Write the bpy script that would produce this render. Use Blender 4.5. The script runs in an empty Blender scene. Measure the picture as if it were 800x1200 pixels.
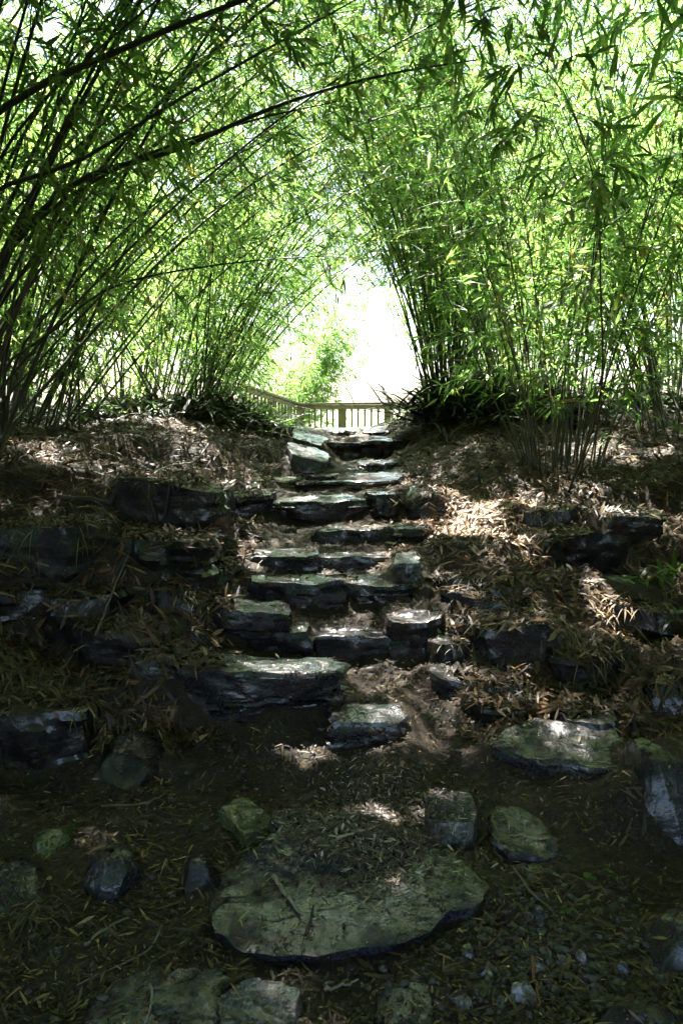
import bpy, math, random
import numpy as np
from mathutils import Vector
from mathutils.bvhtree import BVHTree

RS = np.random.RandomState(11)
random.seed(11)
sc = bpy.context.scene
COL = sc.collection
PI = math.pi

# ------------------------------------------------------------------ camera model
EYE, F0, PITCH = 1.5, 920.0, math.radians(7.4)
CP, SP = math.cos(PITCH), math.sin(PITCH)


def P(u, v, D):
    """world point seen at (u, v) of the 800x1200 photo, at horizontal distance D"""
    a, b = (u - 400) / F0, (v - 600) / F0
    k = D / (CP - b * SP)
    return np.array([a * k, D, EYE + k * (-SP - b * CP)])


def D_at(v, z):
    b = (v - 600) / F0
    return (EYE - z) / math.tan(math.atan(b) + PITCH)


# ------------------------------------------------------------------ noise
_perm = np.random.RandomState(5).rand(64, 64, 64).astype(np.float32)


def vnoise(p):
    p = np.asarray(p, dtype=np.float64)
    i = np.floor(p).astype(int)
    f = p - i
    f = f * f * (3 - 2 * f)
    i &= 63
    j = (i + 1) & 63
    x0, y0, z0 = i[:, 0], i[:, 1], i[:, 2]
    x1, y1, z1 = j[:, 0], j[:, 1], j[:, 2]
    fx, fy, fz = f[:, 0], f[:, 1], f[:, 2]
    c = lambda a, b, d: _perm[a, b, d]
    a = c(x0, y0, z0) * (1 - fx) + c(x1, y0, z0) * fx
    b = c(x0, y1, z0) * (1 - fx) + c(x1, y1, z0) * fx
    d = c(x0, y0, z1) * (1 - fx) + c(x1, y0, z1) * fx
    e = c(x0, y1, z1) * (1 - fx) + c(x1, y1, z1) * fx
    return (a * (1 - fy) + b * fy) * (1 - fz) + (d * (1 - fy) + e * fy) * fz


def fbm(p, o=4):
    p = np.asarray(p, dtype=np.float64)
    s, a, t = 0, 1.0, 0
    for k in range(o):
        s = s + a * (vnoise(p * 2 ** k + 17.3 * k) - .5)
        t += a
        a *= .5
    return s / t * 2


# ------------------------------------------------------------------ materials
def new_mat(name):
    m = bpy.data.materials.new(name)
    m.use_nodes = True
    nt = m.node_tree
    nt.nodes.clear()
    out = nt.nodes.new('ShaderNodeOutputMaterial')
    return m, nt, out


def N(nt, t, **kw):
    n = nt.nodes.new(t)
    for k, v in kw.items():
        if k in n.inputs:
            n.inputs[k].default_value = v
        else:
            setattr(n, k, v)
    return n


def ramp(nt, src, stops):
    r = nt.nodes.new('ShaderNodeValToRGB')
    e = r.color_ramp.elements
    while len(e) < len(stops):
        e.new(.5)
    for el, (p, c) in zip(e, stops):
        el.position = p
        el.color = (c[0], c[1], c[2], 1) if hasattr(c, '__len__') else (c, c, c, 1)
    nt.links.new(src, r.inputs[0])
    return r.outputs[0]


def noise(nt, scale, detail=5, rough=.55, vec=None, dist=0.0):
    n = nt.nodes.new('ShaderNodeTexNoise')
    n.inputs['Scale'].default_value = scale
    n.inputs['Detail'].default_value = detail
    n.inputs['Roughness'].default_value = rough
    n.inputs['Distortion'].default_value = dist
    if vec is None:
        g = nt.nodes.new('ShaderNodeNewGeometry')
        vec = g.outputs['Position']
    nt.links.new(vec, n.inputs['Vector'])
    return n.outputs[0]


def mixc(nt, f, a, b, mode='MIX'):
    m = nt.nodes.new('ShaderNodeMix')
    m.data_type = 'RGBA'
    m.blend_type = mode
    if hasattr(f, 'is_linked') or hasattr(f, 'links'):
        nt.links.new(f, m.inputs[0])
    else:
        m.inputs[0].default_value = f
    for s, i in ((a, 6), (b, 7)):
        if hasattr(s, 'links'):
            nt.links.new(s, m.inputs[i])
        else:
            m.inputs[i].default_value = (*s, 1)
    return m.outputs[2]


def rock_mat(name, dark, light, moss=.45, rlo=.10, rhi=.5, mosscol=(.035, .043, .018), coat=.9, fine=.5):
    m, nt, out = new_mat(name)
    b = N(nt, 'ShaderNodeBsdfPrincipled')
    geo = nt.nodes.new('ShaderNodeNewGeometry')
    mp = N(nt, 'ShaderNodeMapping')
    mp.inputs['Scale'].default_value = (1, 1, 2.6)
    mp.inputs['Rotation'].default_value = (.25, .18, 0)
    nt.links.new(geo.outputs['Position'], mp.inputs['Vector'])
    n1 = noise(nt, 7, 8, .62, mp.outputs[0], .3)
    col = ramp(nt, n1, [(.30, dark), (.72, light)])
    n2 = noise(nt, 3.2, 6, .6)
    mf = ramp(nt, n2, [(.52 + (.5 - moss) * .4, 0.), (.62 + (.5 - moss) * .4, .75)])
    col = mixc(nt, mf, col, mosscol)
    n3 = noise(nt, 26, 4, .7)
    vein = ramp(nt, n3, [(.62, 0.), (.74, .3)])
    col = mixc(nt, vein, col, tuple(min(1, c * 2.1 + .015) for c in light))
    sp = ramp(nt, noise(nt, 11, 5, .7), [(.56, 0.), (.66, .7)])
    col = mixc(nt, sp, col, (.045, .034, .02))
    g1 = ramp(nt, noise(nt, 85, 3, .7), [(.36, (.35, .35, .35)), (.52, (.9, .9, .9)), (.68, (2.3, 2.25, 2.1))])
    col = mixc(nt, 1.0, col, g1, 'MULTIPLY')
    dirt = ramp(nt, noise(nt, 16, 7, .75), [(.54, 0.), (.62, .6)])
    col = mixc(nt, dirt, col, (.03, .02, .011))
    nt.links.new(col, b.inputs['Base Color'])
    r = ramp(nt, noise(nt, 5, 5, .6), [(.42, rlo), (.70, rhi)])
    nt.links.new(r, b.inputs['Roughness'])
    b.inputs['Specular IOR Level'].default_value = .25
    cw = ramp(nt, noise(nt, 4.2, 5, .65), [(.47, coat), (.57, 0.)])
    nt.links.new(cw, b.inputs['Coat Weight'])
    b.inputs['Coat Roughness'].default_value = .045
    b.inputs['Coat IOR'].default_value = 1.45
    bm1 = N(nt, 'ShaderNodeBump', Strength=fine + .05, Distance=.02)
    nt.links.new(n1, bm1.inputs['Height'])
    bm2 = N(nt, 'ShaderNodeBump', Strength=fine, Distance=.006)
    nt.links.new(noise(nt, 70, 6, .7), bm2.inputs['Height'])
    nt.links.new(bm1.outputs[0], bm2.inputs['Normal'])
    nt.links.new(bm2.outputs[0], b.inputs['Normal'])
    cb = N(nt, 'ShaderNodeBump', Strength=.75, Distance=.012)
    nt.links.new(noise(nt, 15, 4, .6), cb.inputs['Height'])
    nt.links.new(cb.outputs[0], b.inputs['Coat Normal'])
    nt.links.new(b.outputs[0], out.inputs[0])
    return m


M = {}
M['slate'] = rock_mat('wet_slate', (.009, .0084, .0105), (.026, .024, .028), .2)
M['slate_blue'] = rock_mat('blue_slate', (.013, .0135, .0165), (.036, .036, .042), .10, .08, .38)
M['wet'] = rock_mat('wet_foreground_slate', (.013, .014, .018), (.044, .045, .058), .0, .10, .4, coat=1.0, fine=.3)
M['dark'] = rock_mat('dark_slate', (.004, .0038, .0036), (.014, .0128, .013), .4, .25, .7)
M['pale'] = rock_mat('pale_slate', (.035, .038, .037), (.12, .118, .125), .2, .25, .6)
M['brown'] = rock_mat('brown_stone', (.06, .05, .042), (.17, .15, .135), .3, .3, .7)
M['moss'] = rock_mat('mossy_stone', (.05, .06, .025), (.11, .12, .05), .8, .4, .8, (.075, .095, .03))

# ground
m, nt, out = new_mat('forest_soil')
b = N(nt, 'ShaderNodeBsdfPrincipled')
g = nt.nodes.new('ShaderNodeNewGeometry')
sep = N(nt, 'ShaderNodeSeparateXYZ')
nt.links.new(g.outputs['Position'], sep.inputs[0])
c1 = ramp(nt, noise(nt, 9, 9, .7), [(.32, (.010, .006, .0025)), (.55, (.034, .0205, .008)), (.78, (.07, .044, .02))])
c2 = ramp(nt, noise(nt, 90, 4, .7), [(.38, (.3, .3, .3)), (.52, (.95, .9, .85)), (.68, (2.6, 2.3, 1.9))])
cc = mixc(nt, 1.0, c1, c2, 'MULTIPLY')
gm = ramp(nt, noise(nt, 2.1, 6, .7), [(.54, 0.), (.64, .55)])
cc = mixc(nt, gm, cc, (.02, .025, .008))
lawn = ramp(nt, noise(nt, .6, 6, .7), [(.3, (.07, .11, .03)), (.7, (.13, .17, .055))])
mr = N(nt, 'ShaderNodeMapRange')
mr.inputs[1].default_value = 12.5
mr.inputs[2].default_value = 15.0
nt.links.new(sep.outputs[1], mr.inputs[0])
cc = mixc(nt, mr.outputs[0], cc, lawn)
nt.links.new(cc, b.inputs['Base Color'])
rr = ramp(nt, noise(nt, 4, 4, .6), [(.4, .55), (.65, .95)])
nt.links.new(rr, b.inputs['Roughness'])
b1 = N(nt, 'ShaderNodeBump', Strength=.9, Distance=.03)
nt.links.new(noise(nt, 22, 8, .75), b1.inputs['Height'])
b2 = N(nt, 'ShaderNodeBump', Strength=.7, Distance=.008)
nt.links.new(noise(nt, 110, 5, .8), b2.inputs['Height'])
nt.links.new(b1.outputs[0], b2.inputs['Normal'])
nt.links.new(b2.outputs[0], b.inputs['Normal'])
nt.links.new(b.outputs[0], out.inputs[0])
M['soil'] = m


def attr_mat(name, rough=.5, trans=0., tmul=(1, 1, 1), spec=.5, bump=False):
    m, nt, out = new_mat(name)
    b = N(nt, 'ShaderNodeBsdfPrincipled', Roughness=rough)
    b.inputs['Specular IOR Level'].default_value = spec
    a = N(nt, 'ShaderNodeAttribute', attribute_name='tint')
    nt.links.new(a.outputs['Color'], b.inputs['Base Color'])
    if trans > 0:
        t = N(nt, 'ShaderNodeBsdfTranslucent')
        cm = mixc(nt, 1.0, a.outputs['Color'], tmul, 'MULTIPLY')
        nt.links.new(cm, t.inputs['Color'])
        mx = N(nt, 'ShaderNodeMixShader')
        mx.inputs[0].default_value = trans
        nt.links.new(b.outputs[0], mx.inputs[1])
        nt.links.new(t.outputs[0], mx.inputs[2])
        nt.links.new(mx.outputs[0], out.inputs[0])
    else:
        if bump:
            bb = N(nt, 'ShaderNodeBump', Strength=.5, Distance=.004)
            nt.links.new(noise(nt, 140, 4, .7), bb.inputs['Height'])
            nt.links.new(bb.outputs[0], b.inputs['Normal'])
        nt.links.new(b.outputs[0], out.inputs[0])
    return m


M['leaf'] = attr_mat('bamboo_leaf', .38, .55, (4.35, 4.4, 3.0), .5)
M['litter'] = attr_mat('dry_litter', .55, .12, (1, 1, 1), .4)
M['wood'] = attr_mat('dead_wood', .7, 0, bump=True)
M['pebble'] = attr_mat('pebble', .5, 0, bump=True)


def culm_mat(name, c0, c1, rough=.4):
    m, nt, out = new_mat(name)
    b = N(nt, 'ShaderNodeBsdfPrincipled')
    mp = N(nt, 'ShaderNodeMapping')
    mp.inputs['Scale'].default_value = (1, 1, .3)
    g = nt.nodes.new('ShaderNodeNewGeometry')
    nt.links.new(g.outputs['Position'], mp.inputs['Vector'])
    c = ramp(nt, noise(nt, 6, 6, .7, mp.outputs[0]), [(.35, c0), (.68, c1)])
    nt.links.new(c, b.inputs['Base Color'])
    r = ramp(nt, noise(nt, 20, 3, .6), [(.3, rough - .1), (.7, rough + .25)])
    nt.links.new(r, b.inputs['Roughness'])
    nt.links.new(b.outputs[0], out.inputs[0])
    return m


M['culm'] = culm_mat('bamboo_culm', (.016, .02, .009), (.07, .085, .035))
M['culm_dry'] = culm_mat('dry_bamboo_culm', (.05, .042, .025), (.17, .145, .09))
M['bark'] = culm_mat('tree_bark', (.03, .022, .015), (.10, .08, .06), .7)
M['fence'] = culm_mat('weathered_fence_wood', (.06, .045, .025), (.16, .125, .07), .6)
M['root'] = culm_mat('root_bark', (.02, .015, .01), (.07, .055, .035), .6)


# ------------------------------------------------------------------ object helpers
def link(name, me, mat=None, parent=None, smooth=False, sharp=None):
    o = bpy.data.objects.new(name, me)
    COL.objects.link(o)
    if mat is not None:
        for mm in (mat if isinstance(mat, (list, tuple)) else [mat]):
            me.materials.append(mm)
    if parent is not None:
        o.parent = parent
    if smooth:
        me.shade_smooth()
        if sharp:
            me.set_sharp_from_angle(angle=math.radians(sharp))
    return o


def tag(o, label=None, cat=None, group=None, kind=None):
    if label: o['label'] = label
    if cat: o['category'] = cat
    if group: o['group'] = group
    if kind: o['kind'] = kind
    return o


def empty(name, loc):
    o = bpy.data.objects.new(name, None)
    o.location = loc
    o.empty_display_size = .2
    COL.objects.link(o)
    return o


def fast_mesh(name, V, faces_by_n, tint=None, mats=None):
    """V (n,3); faces_by_n: list of int arrays (m,k); tint per vertex (n,3); mats: per faces array index"""
    me = bpy.data.meshes.new(name)
    V = np.ascontiguousarray(V, dtype=np.float32)
    faces_by_n = [np.asarray(f, dtype=np.int32) for f in faces_by_n if len(f)]
    me.vertices.add(len(V))
    me.vertices.foreach_set('co', V.ravel())
    loops = np.concatenate([f.ravel() for f in faces_by_n])
    sizes = np.concatenate([np.full(len(f), f.shape[1], np.int32) for f in faces_by_n])
    starts = np.concatenate([[0], np.cumsum(sizes)[:-1]]).astype(np.int32)
    me.loops.add(len(loops))
    me.loops.foreach_set('vertex_index', loops)
    me.polygons.add(len(sizes))
    me.polygons.foreach_set('loop_start', starts)
    if mats is not None:
        mi = np.concatenate([np.full(len(f), k, np.int32) for f, k in zip(faces_by_n, mats)])
        me.polygons.foreach_set('material_index', mi)
    me.update(calc_edges=True)
    if tint is not None:
        at = me.attributes.new('tint', 'FLOAT_COLOR', 'POINT')
        c = np.ones((len(V), 4), np.float32)
        c[:, :3] = tint
        at.data.foreach_set('color', c.ravel())
    return me


def norm(a):
    return a / np.maximum(np.linalg.norm(a, axis=-1, keepdims=True), 1e-9)


def tube(pts, rad, n=6):
    """one swept tube: verts, quads"""
    pts = np.asarray(pts, float)
    T = norm(np.gradient(pts, axis=0))
    ref = np.array([0, 0, 1.]) if abs(T[0, 2]) < .8 else np.array([1., 0, 0])
    A = norm(np.cross(T, ref))
    B = np.cross(T, A)
    th = np.arange(n) / n * 2 * PI
    V = pts[:, None] + (A[:, None] * np.cos(th)[None, :, None] + B[:, None] * np.sin(th)[None, :, None]) * np.asarray(rad)[:, None, None]
    K = len(pts)
    i = np.arange(K - 1)[:, None] * n + np.arange(n)[None]
    j = np.arange(K - 1)[:, None] * n + (np.arange(n)[None] + 1) % n
    Q = np.stack([i, j, j + n, i + n], -1).reshape(-1, 4)
    return V.reshape(-1, 3), Q


def catmull(pts, n):
    pts = np.asarray(pts, float)
    p = np.vstack([2 * pts[0] - pts[1], pts, 2 * pts[-1] - pts[-2]])
    out = []
    K = len(pts) - 1
    for t in np.linspace(0, K - 1e-6, n):
        i = int(t); f = t - i
        a, b, c, d = p[i], p[i + 1], p[i + 2], p[i + 3]
        out.append(.5 * ((2 * b) + (c - a) * f + (2 * a - 5 * b + 4 * c - d) * f * f + (3 * b - a - 3 * c + d) * f ** 3))
    return np.array(out)


# ------------------------------------------------------------------ terrain
COLS = [
 (-8.0, [(1, .7), (5, 1.3), (9, 1.5), (14, 1.2), (25, .5)]),
 (-2.5, [(1, .3), (2.5, .4), (3.2, .68), (3.9, 1.02), (5, 1.25), (9, 1.45), (13, 1.3), (20, .8), (25, .5)]),
 (-1.6, [(1, .1), (2.5, .12), (3.0, .25), (3.3, .43), (3.75, .52), (3.95, .93), (4.4, 1.06), (5.2, 1.18), (7, 1.3), (9, 1.5), (11, 1.45), (14, 1.3), (17, 1.15), (20, .9), (25, .5)]),
 (-1.1, [(1, .05), (2.5, .05), (3.0, .08), (3.25, .2), (3.45, .40), (3.8, .47), (4.05, .78), (4.4, .93), (5, 1.03), (6, 1.13), (7.5, 1.25), (9, 1.42), (10.4, 1.38), (13, 1.2), (16, 1.1), (19, .9), (25, .5)]),
 (-.7, [(1, .02), (3.0, .02), (3.3, .06), (3.45, .34), (3.8, .38), (4.2, .47), (4.6, .57), (5, .66), (5.5, .72), (5.9, .86), (6.5, 1.0), (7.5, 1.12), (8.5, 1.24), (10.4, 1.28), (13, 1.1), (16, .95), (19, .8), (25, .5)]),
 (-.32, [(1, 0), (3.1, 0), (3.4, .2), (3.85, .26), (4.05, .32), (4.28, .38), (4.45, .5), (4.65, .51), (4.8, .59), (5.1, .61), (5.6, .69), (5.8, .81), (6.4, .90), (7.2, 1.02), (8.1, 1.1), (8.5, 1.2), (10.4, 1.25), (12, 1.1), (15, .8), (19, .7), (25, .5)]),
 (.1, [(1, 0), (3.0, 0), (3.35, .04), (3.8, .18), (4.05, .29), (4.28, .38), (4.45, .5), (4.65, .51), (4.8, .59), (5.1, .61), (5.3, .67), (5.6, .69), (5.8, .80), (6.4, .87), (7.4, .94), (8.1, .97), (8.4, 1.16), (9.2, 1.2), (10.4, 1.25), (12, 1.1), (15, .8), (19, .7), (25, .5)]),
 (.42, [(1, 0), (3.0, 0), (3.35, .05), (3.8, .2), (4.05, .3), (4.3, .40), (4.5, .5), (4.8, .58), (5.1, .62), (5.3, .68), (5.6, .70), (5.8, .80), (6.4, .88), (7.4, .95), (8.1, 1.0), (8.4, 1.17), (9.2, 1.22), (10.4, 1.26), (12, 1.1), (15, .8), (19, .7), (25, .5)]),
 (.75, [(1, 0), (2.5, 0), (3.2, .05), (3.6, .2), (4, .36), (4.4, .48), (4.9, .6), (5.3, .7), (5.9, .84), (6.6, .97), (7.5, 1.12), (8.3, 1.3), (9, 1.4), (10.4, 1.4), (12, 1.2), (15, .9), (19, .72), (25, .5)]),
 (1.2, [(1, .02), (2.5, .03), (3.2, .1), (3.6, .26), (4.1, .40), (4.7, .58), (5.1, .76), (6, .97), (7, 1.15), (8, 1.4), (9, 1.58), (10.5, 1.5), (12, 1.3), (15, 1), (19, .75), (25, .5)]),
 (2.0, [(1, .08), (2.5, .15), (3.2, .3), (4, .55), (5, .82), (6, 1.0), (7.5, 1.3), (9, 1.6), (10.5, 1.55), (13, 1.3), (19, .8), (25, .5)]),
 (3.2, [(1, .3), (3, .6), (5, 1.05), (7, 1.38), (9, 1.58), (12, 1.4), (19, .8), (25, .5)]),
 (8.0, [(1, .7), (5, 1.2), (9, 1.6), (15, 1.2), (25, .5)]),
]


FIX, CONS, QUEUE = [], [], []


def H0(X, Y):
    X = np.asarray(X, float).ravel(); Y = np.asarray(Y, float).ravel()
    xs = [c[0] for c in COLS]
    Z = np.array([np.interp(Y, [a for a, _ in c[1]], [b for _, b in c[1]]) for c in COLS])
    Xc = np.clip(X, xs[0], xs[-1] - 1e-6)
    i = np.clip(np.searchsorted(xs, Xc, side='right') - 1, 0, len(xs) - 2)
    x0 = np.array(xs)[i]; x1 = np.array(xs)[i + 1]
    f = (Xc - x0) / (x1 - x0)
    k = np.arange(len(X))
    return Z[i, k] * (1 - f) + Z[i + 1, k] * f


def H(X, Y):
    X = np.asarray(X, float).ravel(); Y = np.asarray(Y, float).ravel()
    z = H0(X, Y)
    if FIX:
        near = np.where((np.abs(X) < 3.5) & (Y > 1.0) & (Y < 10.5))[0]
        if len(near):
            num = np.zeros(len(near)); den = np.full(len(near), .22)
            for (x_, y_, d_, sx_) in FIX:
                w_ = np.exp(-((X[near] - x_) / sx_) ** 2 - ((Y[near] - y_) / .13) ** 2)
                num += w_ * d_; den += w_
            z[near] += num / den
    q = np.stack([X, Y, np.zeros_like(X)], -1)
    side = np.clip((np.abs(X - .0) - .4) / .8, 0, 1)
    fade = np.clip((13 - Y) / 2, .0, 1) * np.clip(1.2 - np.maximum(np.abs(X) - 6, 0) * .1, .15, 1)
    z = z + fbm(q * 1.7 + 9, 4) * (.03 + .10 * side) * fade + fbm(q * 7 + 3, 4) * .028 * fade + fbm(q * 26, 3) * .013 * fade + fbm(q * 75, 2) * .005 * fade * (Y < 6)
    return z


def hz(x, y):
    return float(H([x], [y])[0])


# ------------------------------------------------------------------ rocks
def poly_radius(th, pa, pr):
    px, py = pr * np.cos(pa), pr * np.sin(pa)
    out = np.zeros_like(th)
    n = len(pa)
    for k in range(n):
        a = np.array([px[k], py[k]]); bb = np.array([px[(k + 1) % n], py[(k + 1) % n]])
        e = bb - a
        d = np.stack([np.cos(th), np.sin(th)], -1)
        den = d[:, 0] * e[1] - d[:, 1] * e[0]
        den = np.where(abs(den) < 1e-9, 1e-9, den)
        t = (a[0] * e[1] - a[1] * e[0]) / den
        s = (a[0] * d[:, 1] - a[1] * d[:, 0]) / den
        ok = (t > 0) & (s >= -1e-6) & (s <= 1 + 1e-6)
        out = np.where(ok, np.maximum(out, t), out)
    return np.where(out <= 0, np.median(out[out > 0]), out)


def rock(name, label, c, w, d, h, mat, kind='slab', seed=0, rot=0., tilt=(0., 0.), outline=None, cat='rock', group=None, res=1.0, terr=.018):
    """c = centre of the top surface; kind slab / boulder"""
    rs = np.random.RandomState(seed * 7 + 13)
    A = int(88 * res); R = int(14 * res) ; S = int(16 * res)
    th = np.arange(A) / A * 2 * PI
    if outline is None:
        n = rs.randint(7, 11)
        pa = np.sort((np.arange(n) + rs.uniform(-.33, .33, n)) / n * 2 * PI)
        box = 1 / np.maximum(abs(np.cos(pa)), abs(np.sin(pa)))
        pr = (.3 + .7 * box if kind == 'slab' else .8 + .25 * box) * rs.uniform(.86, 1.04, n)
        r = poly_radius(th, pa, pr)
        ox, oy = r * np.cos(th) * w / 2, r * np.sin(th) * d / 2
        sx = w / (ox.max() - ox.min()); sy = d / (oy.max() - oy.min())
        ox = (ox - (ox.max() + ox.min()) / 2) * sx; oy = (oy - (oy.max() + oy.min()) / 2) * sy
    else:
        ol = np.asarray(outline, float)
        a = np.arctan2(ol[:, 1], ol[:, 0]); o = np.argsort(a)
        r = poly_radius(th, a[o], np.hypot(ol[o, 0], ol[o, 1]))
        ox, oy = r * np.cos(th), r * np.sin(th)
    ox = ox + 0.0; size = max(w, d)
    jag = fbm(np.stack([ox, oy, np.full(A, seed * 1.7)], -1) * (5 / max(size, .2)) * 1.5, 4)
    k = 1 + jag * (.10 if outline is None else .05)
    ox, oy = ox * k, oy * k
    rows = []
    zr = []
    tt = (np.arange(R) + 1) / R
    for t in tt:
        t2 = t ** .85
        X, Y = ox * t2 * (1 if t < 1 else 1), oy * t2
        fq = 1.0 if outline is None else .55
        q = np.stack([X * 3.5 * fq, Y * 6 * fq, np.full(A, seed * 3.1)], -1)
        n_ = fbm(q, 4 if outline is None else 3) * 1.5
        q2 = np.floor(n_ * 4 + .5) / 4
        z = (n_ * .25 + q2 * .75) if outline is None else (n_ * .5 + (np.floor(n_ * 4 + .5) + np.clip(((n_ * 4 + .5) % 1) * 4, 0, 1) - 1) / 4 * .5)
        z = z * terr * (1.0 if kind == 'slab' else 2.2)
        if kind == 'boulder':
            z = z - h * .42 * t ** 3.2
        else:
            z = z - h * .10 * max(0, (t - .9) / .1) ** 2
        rows.append(np.stack([X, Y, z], -1))
    edge = rows[-1]
    # side strata
    nl = rs.randint(2, 6)
    lb = np.sort(rs.uniform(.12, .95, nl))
    for s in range(1, S + 1):
        f = s / S
        lay = int((lb < f).sum()) + seed * 10
        setb = fbm(np.stack([np.cos(th) * 1.6 + lay * 5.3, np.sin(th) * 1.6, np.full(A, lay * 2.7)], -1), 3)
        if kind == 'slab':
            kk = 1 - .06 * f - .01 + setb * .055 / np.maximum(np.hypot(ox, oy), .08) * (1 if s > 1 else .3)
        else:
            kk = 1 + .10 * math.sin(f * PI) + setb * .07 - .18 * f ** 2
        z = edge[:, 2] * (1 - f) - (h) * (f if kind == 'slab' else (.42 + .58 * f) if True else 0) * (1 if kind == 'slab' else 1)
        if kind == 'boulder':
            z = edge[:, 2] * (1 - f) + (-h) * f
        rows.append(np.stack([ox * kk, oy * kk, z], -1))
    V = np.concatenate([[[0, 0, rows[0][:, 2].mean()]]] + rows + [[[0, 0, -h]]])
    # cleavage planes
    for _ in range((6 if cat == 'step' else 10) if kind == 'slab' else 9):
        az = rs.uniform(0, 2 * PI)
        up = rs.uniform(-.25, .25) if kind == 'slab' else rs.uniform(-.1, .9)
        nrm = np.array([math.cos(az) / w, math.sin(az) / d, up / h / 1.5]); nrm /= np.linalg.norm(nrm)
        ctr = V - np.array([0, 0, -h / 2])
        dd = ctr @ nrm
        lim = dd.max() * (rs.uniform(.92, .985) if cat == 'step' else rs.uniform(.8, .97) if kind == 'slab' and outline is None else rs.uniform(.95, .99) if kind == 'slab' else rs.uniform(.74, .9))
        ov = np.clip(dd - lim, 0, None)
        V = V - nrm * ov[:, None] * .93
    if outline is not None:      # split planes across the top
        for _ in range(9):
            a_ = rs.uniform(0, 2 * PI); tl = rs.uniform(.05, .22)
            nrm = np.array([math.cos(a_) * tl, math.sin(a_) * tl, 1]); nrm /= np.linalg.norm(nrm)
            dd = V @ nrm
            ov = np.clip(dd - dd.max() * rs.uniform(.45, .8), 0, None)
            V[:, 2] -= ov * .8
    # noise displacement
    amp = .009 if outline is not None else .024 * min(1, size / .4) if kind == 'slab' else .05 * min(1, size / .5)
    q = V * (9 if kind == 'slab' else 4.5) + seed * 5.1
    V = V + np.stack([fbm(q, 4), fbm(q + 31, 4), fbm(q + 57, 4) * .7], -1) * amp
    q = V * np.array([7, 7, 22]) + seed
    V[:, :2] *= (1 + fbm(q, 4) * .045)[:, None] if kind == 'slab' else (1 + fbm(q, 3) * .03)[:, None]
    if outline is None:
        ex = (V[:, 0].max() - V[:, 0].min()); V[:, 0] *= w * (1.15 if cat == 'step' else 1.05 if kind == 'slab' else 1.0) / ex
    # rotate, tilt
    cr, sr = math.cos(rot), math.sin(rot)
    V = np.stack([V[:, 0] * cr - V[:, 1] * sr, V[:, 0] * sr + V[:, 1] * cr, V[:, 2]], -1)
    V[:, 2] += V[:, 0] * math.tan(tilt[0]) + V[:, 1] * math.tan(tilt[1])
    # faces
    nr = R + S
    i = (np.arange(nr - 1)[:, None] * A + np.arange(A)[None] + 1)
    j = (np.arange(nr - 1)[:, None] * A + (np.arange(A)[None] + 1) % A + 1)
    Q = np.stack([i, i + A, j + A, j], -1).reshape(-1, 4)
    ar = np.arange(A)
    T1 = np.stack([np.zeros(A, int), ar + 1, (ar + 1) % A + 1], -1)
    last = len(V) - 1; b0 = 1 + (nr - 1) * A
    T2 = np.stack([np.full(A, last), b0 + (ar + 1) % A, b0 + ar], -1)
    me = fast_mesh(name, V, [Q, T1, T2])
    o = link(name, me, mat, smooth=True, sharp=28)
    o.location = c
    tag(o, label, cat, group)
    Wd = V + np.array(c)
    SURF.append((Wd, Q))
    SURF.append((Wd, T1))
    return o


def st(label, uL, uR, vt, vb, D, depth, mat='slate', kind='slab', name='stone_step', cat='step', tilt=(0, 0), rot=0., bury=.08, group=None, res=1.0, terr=.018, seed=None):
    """a stone whose front top edge is at vt and front foot at vb, at distance D"""
    a, b2 = P(uL, vt, D), P(uR, vt, D)
    foot = P((uL + uR) / 2, vb, D)
    w = b2[0] - a[0]
    h = max(a[2] - foot[2], .02) + bury
    st.n += 1
    for t_ in (-.28, .28):
        xx = (a[0] + b2[0]) / 2 + t_ * w
        CONS.append((xx, D - .05, foot[2], max(.08, w * .35)))
        CONS.append((xx, D + (.19 if group else .22), a[2] + .015, max(.08, w * .3)))
        CONS.append((xx, D + depth * .9 + .06, a[2] + .02, max(.08, w * .3)))
    if cat == 'rock':
        rot += random.uniform(-.3, .3); tilt = (tilt[0] + random.uniform(-.1, .1), tilt[1] + random.uniform(-.02, .14))
    QUEUE.append(((name, label, ((a[0] + b2[0]) / 2, D + depth / 2, a[2]), w, depth, h, M[mat], kind, seed or st.n, rot, tilt), dict(cat=cat, group=group, res=res, terr=terr)))


st.n = 0
SG = 'stone slabs forming the steps of the path'
T = -.015
# lowest course, left
st('long pale-topped slab on the lowest step with a sheen along its edge', 208, 394, 790, 818, 3.28, .3, 'slate_blue', tilt=(-.03, -.02), bury=.01, res=1.6, group=SG)
st('thick dark block directly beneath the pale long slab of the lowest step', 246, 396, 820, 852, 3.31, .36, 'slate', bury=.01, res=1.3, group=SG)
st('lowest dark foot block under the lowest step, on the bare earth', 235, 420, 852, 884, 3.30, .34, 'dark', bury=.06, group=SG)
st('broad blackish block holding up the left end of the lowest step', 84, 262, 800, 884, 3.30, .40, 'dark', 'boulder', bury=.05, group=SG)
st('small flat stone with a white gleam at the right foot of the lowest step', 386, 480, 846, 864, 3.16, .2, 'slate_blue', tilt=(0, .06), group=SG)
st('small dry pale slab lying flat at the left end of the lowest step', 154, 214, 774, 790, 3.36, .16, 'pale', bury=.02, group=SG)
# second
st('middle slab of the second step with a bright wet front edge', 345, 470, 748, 780, 3.92, .26, 'slate_blue', tilt=(0, T), res=1.3, group=SG)
st('humped dark stone at the left end of the second step', 238, 338, 716, 756, 3.84, .3, 'slate', tilt=(-.12, T), group=SG)
st('low ledge stone joining the left hump to the middle of the second step', 300, 362, 742, 768, 3.86, .2, 'slate', tilt=(0, T), group=SG)
st('squarish dark stone closing the right end of the second step', 455, 524, 727, 782, 3.88, .3, 'slate', tilt=(.04, T), group=SG)
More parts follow.
